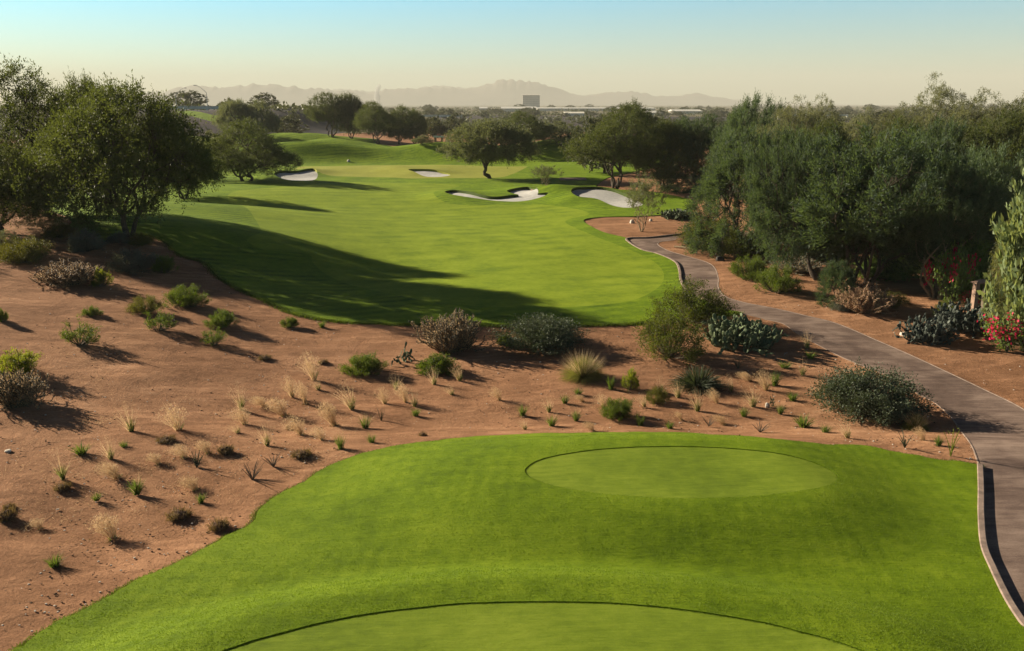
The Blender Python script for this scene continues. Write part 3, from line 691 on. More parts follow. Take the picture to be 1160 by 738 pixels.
PROTO.update({
 'creosote': [shrub(101, 2.2, 1.9, 60, 60, .055, .026, 'creosote_leaf', open_=.35, twigs=5), shrub(102, 2.2, 1.7, 55, 60, .055, .026, 'creosote_leaf', open_=.2, twigs=5)],
 'olive': [shrub(103, 2.4, 1.6, 60, 60, .06, .028, 'olive_leaf', open_=.15, twigs=5)],
 'bush': [shrub(104, 1.5, 1.0, 70, 40, .075, .014, 'bush_leaf', up=2.2, open_=.15, spray=.3, twigs=5), shrub(105, 1.3, 1.2, 60, 40, .075, .014, 'bush_leaf', up=2, open_=.1, spray=.4, twigs=5), shrub(115, 1.1, 1.3, 26, 40, .06, .018, 'bush_leaf', up=1.2, open_=.2, spray=.7, twigs=4)],
 'lime': [shrub(106, 1.3, 1.1, 40, 36, .08, .025, 'lime_leaf', open_=.2, twigs=4)],
 'dusty': [shrub(107, 1.8, 1.1, 70, 50, .05, .022, 'dusty_leaf', open_=.1, twigs=5)],
 'darkbush': [shrub(108, 2.6, 1.5, 120, 50, .06, .032, 'agave_leaf', open_=.1, twigs=5)],
 'flowerbush': [shrub(109, 1.6, 1.0, 60, 45, .06, .03, 'bush_leaf', open_=.1, twigs=5, spray=.8)],
 'leafy': [shrub(110, 2.0, 3.6, 70, 40, .16, .075, 'silver_leaf', open_=.15, twigs=6, up=1.6, spray=.5, sr=.02)],
 'hedge': [shrub(111, 2.2, 3.0, 80, 40, .13, .07, 'bright_leaf', open_=.1, twigs=6, spray=.8)],
 'rust': [shrub(112, 2.6, 1.4, 60, 30, .14, .07, 'rust_leaf', open_=.1, twigs=5)],
 'cholla': [cholla(121, 1.9, 1.35, 200, 'cholla_skin'), cholla(122, 2.0, 1.2, 240, 'cholla_pink'), cholla(123, 2.0, 1.25, 220, 'cholla_grey', .018)],
 'pear': [pear(131, 2.6, 1.0, 120, 'pear_skin', .095), pear(132, 2.2, 1.1, 120, 'pear_grey', .09), pear(133, 1.0, .9, 7, 'pear_skin', .10)],
 'dome': [dome_grass(141, 1.6, 1.05, 2600, 'deergrass_blade', .011, 'dry_blade')],
 'agave': [dome_grass(142, 2.0, 1.1, 900, 'agave_leaf', .035)],
 'tuftA': [tuft(151, 90, 45, .36, .75, .3, 120), tuft(152, 80, 60, .32, .7, .6, 200), tuft(157, 100, 30, .42, .85, .1, 70)],
 'tuftG': [tuft(153, 110, 0, .38, .5), tuft(154, 130, 12, .42, .6, 0, 15)],
 'tuftD': [tuft(155, 16, 90, .22, .6, .7, 900), tuft(156, 10, 90, .2, .5, .9, 1000), tuft(158, 24, 80, .3, .75, .4, 800)],
 'sticks': [sticks(161, 14, .6), sticks(162, 9, .7, 'agave_leaf', .35, 'agave_leaf')],
 'yellow': [sticks(163, 5, 1.0, 'lime_leaf', .12, 'lime_leaf')],
 'clod': [clod_p(171), clod_p(172)], 'rockd': [clod_p(173, 'rock_dark', 0)], 'rockp': [clod_p(174, 'rock_pale', 0)],
 'bouga': [bouga(181), bouga(182, .3, .85)],
})

# ------------------------------------------------------------------ placing things
def place_w(kind, var, x, y, w, h, name, label, cat, group=None, rot=None, sink=.03, z=None):
    pr = PROTO[kind][var]; sx = w/pr.w; sz = h/pr.h; z = H1(x, y) if z is None else z
    rot = RNG.random()*2*math.pi if rot is None else rot
    single = len(pr.parts) == 1
    o = bpy.data.objects.new(name, pr.parts[0][1] if single else None); COL.objects.link(o)
    o.location = (x, y, z-sink); o.rotation_euler = (0, 0, rot); o.scale = (sx, sx, sz); tag(o, label, cat, group)
    if not single:
        for nm, me in pr.parts:
            c = bpy.data.objects.new(nm, me); COL.objects.link(c); c.parent = o
    return o
def place(kind, var, px, py, wpx, hpx, name, label, cat, group=None, rot=None):
    """px, py = foot of the plant; wpx, hpx = its size as seen"""
    x, y = hit(px, py-.10*wpx); zc = depth(y, H1(x, y)); w = wpx*zc/FPX; h = max(hpx*.97-.12*wpx, hpx*.6)*zc/FPX
    return place_w(kind, var, x, y, w, h, name, label, cat, group, rot)
def ptree(kind, var, px, basepy, toppy, wpx, label, group=None, rot=None, name='tree', cat='tree', dist=None, hf=1.0):
    if dist is None: x, y = hit(px, basepy)
    else:
        y = dist; x = (px-580)/FPX*depth(y, 0)
    zb = H1(x, y); d = ray(px, toppy); t = y/d[1]; h = CAM_H+t*d[2]-zb; w = wpx*depth(y, (zb+h)/2)/FPX
    return place_w(kind, var, x, y, w, h*hf, name, label, cat, group, rot, .08)

GL = 'trees along the left side'; GR = 'trees massed on the right'; GM = 'trees round the green'
for a in [
 ('mesq', 0, 146, 268, 97, 206, 'large dark mesquite with two dark trunks at the edge of the fairway, lower left', GL),
 ('mesq', 1, 48, 246, 78, 175, 'tallest tree in the upper left corner, its open twiggy top against the sky', GL),
 ('mesq', 1, 2, 266, 155, 128, 'rounded dark tree at the left edge, in front of the taller ones', GL),
 ('mesq', 0, 112, 240, 90, 92, 'tree behind the large mesquite, its thin twiggy top against the pale sky', GL),
 ('mesq', 0, 208, 226, 152, 84, 'lower lighter tree just right of the large mesquite crown', GL),
 ('wispy', 0, 243, 205, 150, 80, 'thin loose tree between the large mesquite and the rounded one by the sand', GL),
 ('mesq', 1, 280, 206, 137, 108, 'rounded tree on one short trunk left of the leftmost bunker in view', GL),
 ('grey', 1, 270, 160, 114, 48, 'left of two grey green trees beyond the rounded tree', GL),
 ('grey', 0, 300, 160, 115, 46, 'right of two grey green trees beyond the rounded tree', GL),
 ('mesq', 2, 376, 155, 106, 56, 'slanting tree with bare forked trunk on the far grass mound, leftmost of its row', GM),
 ('mesq', 0, 398, 157, 107, 46, 'second tree from the left in the row on the far mound', GM),
 ('mesq', 2, 428, 164, 116, 54, 'dark tree in the middle of the row behind the mound', GM),
 ('mesq', 1, 452, 164, 121, 44, 'dark tree right of the middle of the row behind the mound', GM),
 ('mesq', 0, 470, 163, 125, 36, 'small dark tree at the right end of the row behind the mound', GM),
 ('grey', 1, 555, 203, 137, 96, 'grey green tree with one leaning trunk standing alone behind the green', GM),
 ('mesq', 1, 592, 168, 127, 66, 'dark green tree behind the lone grey green one', GM),
 ('grey', 0, 634, 166, 138, 58, 'low grey tree behind the grass mounds, right of the dark one', GM),
 ('mesq', 2, 697, 215, 120, 98, 'round dark tree with several thin trunks right of the curved bunker', GM),
 ('mesq', 1, 722, 198, 117, 62, 'taller grey topped tree rising behind the round many trunked one', GM),
 ('mesq', 0, 752, 216, 138, 90, 'nearly black tree over the red earth behind the big bunker', GM),
 ('feather', 1, 792, 216, 133, 100, 'mid green tree leaning up to the right behind the nearly black one', GR),
 ('feather', 0, 838, 226, 113, 85, 'tree whose top stands clear above the left end of the right hand mass', GR),
 ('lean', 0, 929, 318, 150, 165, 'blue green feathery tree on a trunk that leans far to the left over the shrubs', GR, 0.0),
 ('feather', 1, 905, 268, 152, 130, 'tree with a straight dark trunk seen behind the leaning one', GR),
 ('feather', 1, 836, 284, 152, 130, 'feathery tree at the left front corner of the right hand mass', GR),
 ('feather', 0, 980, 326, 150, 190, 'broad very dark feathery tree in the middle of the right hand mass', GR),
 ('feather', 0, 1105, 318, 172, 130, 'grey green feathery tree right of the broad dark one', GR),
 ('forked', 0, 1060, 338, 178, 105, 'tree with pale forking trunks open like a hand below its dark crown', GR),
 ('feather', 1, 1045, 282, 140, 130, 'tree behind the pale forked trunks', GR),
 ('wispy', 1, 885, 236, 116, 82, 'loose grey tree behind the blue green crowns, near the left end', GR),
 ('wispy', 0, 915, 232, 111, 66, 'grey olive tree with a rounded top standing just above the left crowns', GR),
 ('wispy', 1, 965, 238, 128, 90, 'low grey olive tree with light showing through, centre back of the mass', GR),
 ('wispy', 0, 1010, 236, 120, 80, 'thin drooping tree left of the tallest one on the right', GR),
 ('wispy', 1, 1052, 240, 92, 98, 'tallest tree on the right, its drooping top against the blue sky', GR),
 ('wispy', 0, 1098, 246, 105, 95, 'drooping tree just right of the tallest one', GR),
 ('wispy', 1, 1140, 250, 106, 100, 'dark drooping tree on the skyline at the right edge', GR),
 ('mesq', 0, 1140, 285, 128, 120, 'dark crown behind the pale leafy shrub at the right edge', GR),
 ('mesq', 1, 1010, 262, 138, 130, 'dark crown filling the gap behind the broad feathery tree', GR),
 ('mesq', 0, 930, 256, 140, 110, 'dark crown behind the leaning tree, half hidden', GR),
 ('weep', 0, 1146, 388, 206, 92, 'drooping olive tree at the right edge beside the red flowers', GR),
]:
    rot = a[8] if len(a) > 8 else None
    ptree(*a[:8], rot=rot)
ptree('feather', 1, 947, 345, 296, 44, 'small drooping blue green tree beside the path, under the leaning trunk', GR, cat='small tree')
ptree('vase', 0, 617, 211, 186, 38, 'small bare looking vase shaped tree on the grass behind the bunkers', GM, cat='small tree')
ptree('vase', 0, 728, 262, 198, 52, 'small grey tree with splayed pale stems on the bare island by the path', GM, cat='small tree')
# trees just outside the left edge whose shadows fall into view
for (x, y, w, h, k, v, lb) in [(-45, 54, 8, 7.5, 'mesq', 1, 'tree just beyond the left edge whose shadow rakes across the upper slope'), (-36, 39, 6, 5.2, 'wispy', 0, 'small tree beyond the left edge shading the lower slope')]:
    place_w(k, v, x, y, w, h, 'tree', lb, 'tree', GL, sink=.08)

GS = 'shrubs on the left slope'; GC = 'shrubs below the fairway'; GP = 'shrubs beside the cart path'
SH = [
 ('olive', 0, 30, 303, 58, 36, 'desert_shrub', 'broad olive shrub on the upper left slope below the trees', 'shrub', GS),
 ('dusty', 0, 98, 288, 36, 30, 'desert_shrub', 'grey shrub just left of the large mesquite trunks', 'shrub', GS),
 ('hedge', 0, 95, 268, 28, 26, 'leafy_bush', 'dark broad leaved bush at the edge of the grass, left of the large mesquite', 'shrub', GS),
 ('cholla', 1, 78, 327, 62, 32, 'cholla_cactus', 'wide pinkish cholla on the left slope beside a small yellow green shrub', 'cactus', GS),
 ('lime', 0, 116, 327, 22, 25, 'desert_shrub', 'small yellow green shrub touching the wide pinkish cholla', 'shrub', GS),
 ('dusty', 0, 152, 312, 52, 32, 'desert_shrub', 'grey spiky shrub in shade below the large mesquite', 'shrub', GS),
 ('bush', 0, 187, 311, 26, 24, 'desert_shrub', 'dark small round bush right of the grey spiky shrub', 'shrub', GS),
 ('dusty', 0, 137, 278, 26, 16, 'desert_shrub', 'low grey shrub at the foot of the large mesquite, left', 'shrub', GS),
 ('olive', 0, 160, 280, 26, 18, 'desert_shrub', 'low dark shrub at the foot of the large mesquite, right', 'shrub', GS),
 ('bush', 1, 104, 360, 21, 15, 'desert_shrub', 'bright green round tuft of a bush high on the left slope', 'shrub', GS),
 ('bush', 2, 90, 394, 38, 36, 'desert_shrub', 'loose upright green shrub alone on the left slope', 'shrub', GS),
 ('bush', 0, 3, 366, 12, 18, 'desert_shrub', 'green bush cut by the left edge, halfway up the slope', 'shrub', GS),
 ('olive', 0, 166, 357, 36, 24, 'desert_shrub', 'thin olive shrub behind the upright green one, left of the round bush', 'shrub', GS),
 ('bush', 2, 180, 377, 30, 30, 'desert_shrub', 'upright green shrub in front of the thin olive one', 'shrub', GS),
 ('bush', 0, 211, 352, 44, 30, 'desert_shrub', 'dense round green bush, largest of the row on the left slope', 'shrub', GS),
 ('bush', 1, 251, 374, 34, 25, 'desert_shrub', 'back one of two touching green bushes near the middle of the slope', 'shrub', GS),
 ('bush', 2, 243, 393, 27, 26, 'desert_shrub', 'front one of two touching green bushes near the middle of the slope', 'shrub', GS),
 ('bush', 0, 328, 372, 19, 14, 'desert_shrub', 'tiny round bush just below the shaded edge of the rough', 'shrub', GS),
 ('lime', 0, 22, 430, 46, 38, 'desert_shrub', 'bright yellow green shrub behind the cholla at the left edge', 'shrub', GS),
 ('cholla', 0, 20, 464, 56, 46, 'cholla_cactus', 'thorny tan cholla at the left edge in front of the yellow green shrub', 'cactus', GS),
 ('bush', 0, 413, 427, 47, 29, 'desert_shrub', 'dense round green bush left of the small prickly pear', 'shrub', GC),
 ('pear', 2, 457, 414, 32, 26, 'prickly_pear', 'small open prickly pear between the round bush and the tall cholla', 'cactus', GC),
 ('cholla', 0, 510, 402, 64, 50, 'cholla_cactus', 'tall spreading cholla standing against the lower edge of the fairway', 'cactus', GC),
 ('flowerbush', 0, 496, 426, 44, 28, 'desert_shrub', 'yellowish green rounded bush in front of the tall cholla', 'shrub', GC),
 ('darkbush', 0, 612, 401, 92, 46, 'desert_shrub', 'widest dark dense bush at the lower edge of the fairway', 'shrub', GC),
 ('bush', 1, 573, 394, 20, 18, 'desert_shrub', 'small green bush touching the left side of the widest dark bush', 'shrub', GC),
 ('dome', 0, 660, 434, 54, 38, 'grass_clump', 'large fountain shaped clump of olive grass', 'grass clump', GC),
 ('bush', 0, 701, 477, 38, 29, 'desert_shrub', 'dense green bush close above the far tee', 'shrub', GC),
 ('lime', 0, 714, 443, 19, 28, 'desert_shrub', 'narrow yellow green shrub between the grass fountain and the two open shrubs', 'shrub', GC),
 ('creosote', 0, 757, 411, 78, 62, 'desert_shrub', 'front one of two tall open shrubs with bare stems at the path bend', 'shrub', GC),
 ('creosote', 1, 782, 374, 84, 60, 'desert_shrub', 'back one of two tall open shrubs at the path bend', 'shrub', GC),
 ('pear', 0, 837, 398, 82, 40, 'prickly_pear', 'wide prickly pear patch right of the two tall open shrubs', 'cactus', GC),
 ('agave', 0, 790, 445, 64, 34, 'desert_shrub', 'dark spiky mound below the prickly pear patch', 'shrub', GC),
 ('olive', 0, 745, 458, 26, 22, 'desert_shrub', 'small brown green shrub left of the dark spiky mound', 'shrub', GC),
 ('darkbush', 0, 985, 480, 106, 68, 'desert_shrub', 'big silvery dark bush between the far tee and the path', 'shrub', GP),
 ('dome', 0, 1037, 490, 32, 26, 'grass_clump', 'green grass clump at the right foot of the big silvery bush', 'grass clump', GP),
 ('cholla', 1, 978, 357, 56, 36, 'cholla_cactus', 'dome shaped pinkish cholla right of the path under the dark trees', 'cactus', GP),
 ('dusty', 0, 950, 353, 20, 13, 'desert_shrub', 'small pale green shrub touching the dome shaped cholla', 'shrub', GP),
 ('pear', 1, 1049, 390, 56, 34, 'prickly_pear', 'grey prickly pear nearest the path on the right', 'cactus', GP),
 ('pear', 1, 1092, 378, 62, 36, 'prickly_pear', 'grey prickly pear behind the nearest one, below the post', 'cactus', GP),
 ('bush', 0, 880, 336, 46, 36, 'desert_shrub', 'bright green brushy shrub right of the path, in front of the pale flowers', 'shrub', GP),
 ('bush', 0, 848, 320, 42, 32, 'desert_shrub', 'green brushy shrub left of the bright one beyond the path', 'shrub', GP),
 ('olive', 0, 807, 287, 64, 46, 'desert_shrub', 'large olive shrub inside the bend of the path', 'shrub', GP),
 ('creosote', 1, 838, 296, 44, 40, 'desert_shrub', 'shaded shrub right of the large olive one inside the bend', 'shrub', GP),
 ('cholla', 2, 903, 313, 54, 24, 'cholla_cactus', 'pale pink tipped cholla in the gap under the leaning trunk', 'cactus', GP),
 ('pear', 0, 769, 252, 42, 16, 'prickly_pear', 'low prickly pear patch on the bare island beyond the small tree', 'cactus', GP),
 ('hedge', 0, 1094, 342, 40, 84, 'leafy_bush', 'dark green leafy bush between the forked trunks and the post', 'shrub', GP),
 ('bush', 1, 1072, 362, 26, 26, 'desert_shrub', 'dull green shrub left of the post, above the prickly pears', 'shrub', GP),
 ('olive', 0, 1010, 350, 40, 20, 'desert_shrub', 'low olive scrub right of the dome shaped cholla', 'shrub', GP),
 ('leafy', 0, 1166, 404, 84, 244, 'leafy_bush', 'tall silver leaved plant climbing at the right edge of the picture', 'plant', GP),
 ('bouga', 0, 1140, 404, 54, 56, 'bougainvillea', 'red bougainvillea at the right edge, right of the post', 'flowering bush', GP),
 ('bouga', 1, 1076, 352, 42, 80, 'bougainvillea', 'red bougainvillea against the dark trees, right of the forked trunks', 'flowering bush', GP),
 ('bouga', 0, 1096, 352, 20, 24, 'bougainvillea', 'low sprig of red bougainvillea beside the post', 'flowering bush', GP),
 ('grey', 0, 478, 167, 24, 14, 'grey_bush', 'rounded grey bush left of the small kiosk behind the mound', 'shrub', 'bushes behind the mound'),
 ('rust', 0, 492, 156, 44, 12, 'rust_bush', 'rust coloured scrub behind the small kiosk', 'shrub', 'bushes behind the mound'),
 ('hedge', 0, 1003, 322, 60, 34, 'leafy_bush', 'dark bush in the deep shade under the broad feathery tree', 'shrub', GP),
 ('darkbush', 0, 930, 300, 60, 36, 'leafy_bush', 'dark bush in the deep shade behind the leaning trunk', 'shrub', GP),
 ('hedge', 0, 1040, 312, 50, 40, 'leafy_bush', 'dark bush behind the pale forked trunks', 'shrub', GP),
 ('wispy', 0, 8, 292, 40, 34, 'desert_shrub', 'dark twiggy shrub under the tree at the left edge', 'shrub', GS),
 ('wispy', 1, 52, 268, 52, 36, 'desert_shrub', 'dark twiggy thicket under the upper left trees', 'shrub', GS),
 ('olive', 0, 70, 272, 36, 20, 'desert_shrub', 'low dark scrub between the left thicket and the grass', 'shrub', GS),
]
for a in SH: place(*a)

# grass tufts: kind, variant, foot x, foot y, width, height, description
TG = 'grass tufts on the desert floor'
TF = [
 ('tuftA', 0, 149, 491, 20, 32, 'tall dry plumed tuft, upper left of the lower slope, left of the fullest plume'),
 ('tuftD', 2, 203, 490, 32, 30, 'fullest pale plume on the left of the lower slope'),
 ('tuftG', 0, 92, 516, 20, 13, 'low green tuft alone, far left of the lower slope'),
 ('tuftA', 0, 126, 522, 16, 28, 'narrow green tuft with pale fuzz right of the low lone one'),
 ('tuftG', 0, 141, 509, 10, 9, 'tiny dark tuft right of the narrow fuzzy one'),
 ('tuftA', 2, 71, 544, 20, 32, 'tall green tuft with dry straws near the left edge'),
 ('tuftD', 1, 133, 543, 34, 18, 'pale flattened dry tuft in the left group, left of the open green one'),
 ('tuftG', 1, 155, 561, 17, 22, 'open green tuft below the pale flattened one'),
 ('clod', 0, 188, 502, 22, 7, 'dark flattened clump below the fullest plume'),
 ('tuftD', 0, 209, 520, 26, 14, 'dry tuft with white stalks right of the dark flattened clump'),
 ('sticks', 1, 223, 531, 16, 17, 'dark spiky seedling right of the white stalked tuft'),
 ('tuftD', 1, 222, 556, 34, 13, 'low pale tuft with a dark heart below the spiky seedling'),
 ('tuftG', 0, 228, 571, 11, 12, 'small bright green tuft near the lawn edge, lower left'),
 ('clod', 1, 71, 556, 18, 9, 'dark crumpled clump below the tall tuft near the left edge'),
 ('clod', 0, 203, 588, 26, 11, 'dark brown clump on bare soil, left of the lawn edge'),
 ('clod', 1, 248, 601, 22, 13, 'dark shaggy clump touching the lawn edge'),
 ('tuftD', 1, 128, 612, 44, 24, 'flattened straw tuft with long loose stalks, lower left'),
 ('clod', 0, 8, 590, 22, 14, 'dark brown clump cut by the left edge'),
 ('clod', 1, 10, 577, 12, 6, 'small dark clod above the one at the left edge'),
 ('tuftG', 0, 62, 643, 20, 14, 'thin green sprig low in the left corner'),
 ('tuftA', 0, 274, 466, 17, 30, 'tall plumed tuft, topmost left of the central tuft field'),
 ('tuftD', 0, 278, 484, 26, 20, 'fuzzy dry tuft directly below the topmost plumed one'),
 ('tuftA', 1, 270, 493, 16, 14, 'forked green tuft at the left side of the central field'),
 ('tuftD', 1, 236, 515, 26, 13, 'pale low tuft at the left border of the central field'),
 ('clod', 0, 256, 514, 18, 9, 'dark tuft remnant right of the pale low one'),
 ('tuftD', 2, 331, 451, 18, 22, 'upright straw coloured plume in the central field'),
 ('tuftD', 0, 346, 459, 18, 24, 'straw plume right of the upright one'),
 ('tuftD', 2, 356, 432, 26, 30, 'broad dry plume at the top of the central field'),
 ('tuftA', 1, 361, 443, 16, 12, 'green footed tuft below the broad top plume'),
 ('clod', 1, 366, 413, 11, 5, 'dark dead twig clump above the broad top plume'),
 ('tuftD', 1, 322, 473, 38, 18, 'wide pale haze of dead grass, middle left of the central field'),
 ('tuftA', 0, 303, 506, 17, 24, 'green tuft with a pale crest, lower middle of the central field'),
 ('tuftD', 0, 341, 494, 30, 20, 'dry tuft with a dark side, centre of the central field'),
 ('clod', 0, 329, 488, 9, 6, 'small dark clump left of the dry tuft at the centre'),
 ('clod', 1, 342, 518, 22, 8, 'dark flat clump near the lawn, lower middle of the central field'),
 ('sticks', 0, 286, 545, 20, 18, 'bare dark stick plant just above the lawn edge'),
 ('sticks', 0, 310, 530, 16, 14, 'smaller bare stick plant right of the first above the lawn'),
 ('tuftD', 1, 379, 484, 30, 26, 'faint tall dead grass, right of the centre of the field'),
 ('tuftA', 1, 399, 466, 26, 30, 'two plumed tuft with green foot, right part of the central field'),
 ('tuftG', 1, 414, 487, 15, 18, 'green tuft low in the right part of the central field'),
 ('tuftG', 0, 386, 510, 12, 17, 'bright green narrow tuft near the lawn curve'),
 ('tuftG', 0, 421, 503, 12, 11, 'low olive tuft near the lawn curve'),
 ('sticks', 1, 432, 479, 7, 16, 'thin upright stick at the right border of the central field'),
 ('tuftA', 2, 449, 444, 13, 22, 'yellowish plumed tuft below the small prickly pear'),
 ('tuftD', 0, 460, 458, 20, 22, 'pale feathery tuft below the yellowish plumed one'),
 ('tuftA', 0, 470, 462, 15, 20, 'green tuft hugging the pale feathery one'),
 ('tuftG', 0, 471, 473, 11, 10, 'small green tuft under the pair of feathery tufts'),
 ('tuftA', 0, 492, 438, 13, 22, 'tuft with pale crest in front of the yellowish bush, left'),
 ('tuftA', 1, 521, 434, 16, 20, 'tuft with pale crest right of the yellowish bush'),
 ('tuftA', 1, 512, 449, 16, 12, 'dry topped tuft on open soil below the yellowish bush'),
 ('clod', 0, 479, 496, 9, 6, 'tiny dark tuft close to the lawn, left of centre'),
 ('tuftG', 0, 592, 472, 12, 13, 'upper left one of the small green tufts above the far tee'),
 ('tuftA', 1, 595, 489, 14, 14, 'lower left one of the small green tufts above the far tee'),
 ('tuftA', 0, 622, 468, 14, 18, 'plumed green tuft right of the first pair above the far tee'),
 ('tuftG', 1, 625, 484, 14, 15, 'green tuft below the plumed one above the far tee'),
 ('tuftG', 1, 653, 478, 12, 15, 'upright green tuft left of the dense bush above the tee'),
 ('tuftD', 1, 672, 490, 20, 10, 'grey dry tuft at the lawn edge left of the dense bush'),
 ('tuftG', 0, 655, 448, 12, 8, 'flat tuft just below the grass fountain, left'),
 ('tuftG', 0, 692, 442, 11, 16, 'thin green tuft right of the grass fountain'),
 ('tuftD', 1, 660, 456, 16, 7, 'flattened straw tuft below the grass fountain'),
 ('tuftG', 0, 725, 483, 11, 12, 'green tuft right of the dense bush above the tee'),
 ('tuftA', 1, 730, 462, 14, 14, 'pale green tuft left of the small brown green shrub'),
 ('tuftA', 2, 748, 446, 13, 20, 'green tuft with straws above the small brown green shrub'),
 ('tuftA', 0, 790, 467, 17, 24, 'green tuft with dry crest below the dark spiky mound'),
 ('tuftD', 1, 772, 477, 13, 9, 'little pale dead tuft left of the dark seedling'),
 ('sticks', 0, 803, 484, 13, 11, 'dark spiky seedling above the far tee'),
 ('tuftG', 1, 843, 473, 13, 13, 'round green tuft above the far tee, left of the tiny cactus'),
 ('tuftA', 0, 853, 462, 20, 22, 'yellowish plumed tuft above the round green one'),
 ('pear', 2, 875, 461, 8, 13, 'single tiny dark cactus beside a white stone'),
 ('tuftG', 1, 884, 470, 11, 13, 'green tuft right of the tiny dark cactus'),
 ('sticks', 0, 861, 491, 15, 11, 'bare twig plant just above the lawn, left of the big bush'),
 ('tuftG', 0, 910, 485, 22, 14, 'leaning grey green tuft left of the big silvery bush'),
 ('tuftA', 1, 960, 498, 20, 20, 'round tuft with pale haze in front of the big silvery bush'),
 ('sticks', 1, 1025, 508, 16, 16, 'dark twig plant between the tee lawn and the path'),
 ('tuftG', 0, 1063, 506, 11, 13, 'small dark tuft left of the yellow stalk'),
 ('yellow', 0, 1077, 518, 12, 32, 'yellow green upright stalk beside the path above the tee lawn'),
 ('tuftD', 2, 868, 443, 24, 22, 'reddish dry plume left of the shaded path edge'),
 ('tuftG', 0, 889, 418, 16, 7, 'flat green tuft in the long shadow right of the prickly pear patch'),
 ('tuftA', 0, 914, 396, 13, 20, 'pale plumed tuft at the edge of the path'),
 ('tuftG', 0, 878, 438, 13, 16, 'green tuft in the shade right of the dark mound'),
 ('tuftA', 2, 909, 427, 13, 20, 'brown plumed tuft above the leaning grey green tuft'),
 ('tuftG', 0, 918, 407, 14, 8, 'dark flat tuft in shadow beside the path'),
 ('sticks', 1, 836, 419, 9, 11, 'small dark twig below the prickly pear patch'),
]
TF += [
 ('tuftD', 0, 566, 455, 18, 14, 'small dry tuft between the widest dark bush and the grass fountain'),
 ('tuftG', 1, 640, 458, 12, 12, 'green tuft below the grass fountain, left of the flattened straw'),
 ('tuftD', 2, 684, 462, 16, 15, 'dry straw tuft just above the dense bush nearest the tee'),
 ('tuftA', 0, 768, 452, 15, 20, 'plumed tuft hugging the left side of the dark spiky mound'),
 ('tuftD', 0, 812, 458, 20, 16, 'dry tuft below the right side of the dark spiky mound'),
 ('tuftA', 1, 828, 445, 14, 18, 'plumed tuft right of the dark spiky mound'),
 ('tuftD', 1, 848, 432, 22, 10, 'flat dry tuft below the prickly pear patch'),
 ('tuftG', 0, 898, 455, 14, 10, 'low green tuft between the tiny cactus and the big silvery bush'),
 ('tuftA', 2, 925, 452, 15, 20, 'plumed tuft touching the left edge of the big silvery bush'),
 ('tuftG', 1, 935, 492, 14, 12, 'green tuft just left of the hazy round one in front of the big bush'),
 ('tuftD', 0, 1046, 500, 18, 14, 'dry tuft right of the big bush near the path'),
 ('tuftD', 1, 820, 482, 22, 9, 'flat dry tuft right of the dark spiky seedling above the tee'),
 ('tuftG', 0, 759, 487, 11, 9, 'lowest small green tuft above the middle of the far tee'),
 ('tuftD', 2, 436, 459, 18, 18, 'straw plume right of the two plumed tuft'),
 ('tuftD', 1, 300, 462, 26, 12, 'flat straw tuft right of the topmost plumed one'),
 ('tuftD', 0, 365, 500, 22, 14, 'dry tuft right of the one with a dark side'),
 ('tuftD', 1, 180, 527, 24, 11, 'flat straw tuft between the narrow fuzzy tuft and the white stalked one'),
 ('tuftG', 1, 110, 568, 13, 11, 'small green tuft below the low lone one, near the left edge'),
 ('tuftD', 1, 46, 600, 24, 9, 'flat straw tuft right of the clump at the left edge'),
 ('clod', 1, 300, 408, 14, 5, 'dark flat clump alone on open soil under the middle bushes'),
 ('tuftG', 0, 365, 372, 10, 8, 'tiny green tuft just below the rough, right of the tiny round bush'),
]
CATS = {'clod': ('dead_tuft', 'dead tuft'), 'sticks': ('stick_plant', 'seedling'), 'yellow': ('yellow_stalk', 'plant'), 'pear': ('prickly_pear', 'cactus')}
for (k, v, px, py, w, h, lb) in TF:
    nm, ct = CATS.get(k, ('grass_tuft', 'grass tuft'))
    x, y = hit(px, py-1); zc = depth(y, H1(x, y)); s = zc/FPX
    rot = {'tuftD': RNG.uniform(-.4, .4), 'tuftA': RNG.uniform(-.5, .5)}.get(k)
    place_w(k, v, x, y, w*s*1.18, h*s*1.15, nm, lb, ct, TG if k not in ('yellow', 'pear') else None, rot, .01)
for (k, px, py, w, h, lb) in [('rockd', 815, 295, 9, 5, 'black rock on bare soil inside the path bend'), ('rockp', 869, 461, 5, 5, 'white stone beside the tiny dark cactus'),
    ('rockp', 716, 253, 5, 4, 'white rock left of the small grey tree on the bare island'), ('rockp', 737, 251, 4, 3, 'white rock right of the small grey tree on the bare island'), ('rockp', 1023, 380, 8, 4, 'white rocks at the left foot of the nearest grey prickly pear'), ('rockp', 9, 511, 8, 1.6, 'flat pale stone near the left edge'), ('rockp', 395, 184, 3.4, 3, 'white marker stone on the grass bank behind the green')]:
    x, y = hit(px, py); s = depth(y, H1(x, y))/FPX; place_w(k, 0, x, y, w*s, h*s, 'rock', lb, 'rock', None, None, .01)

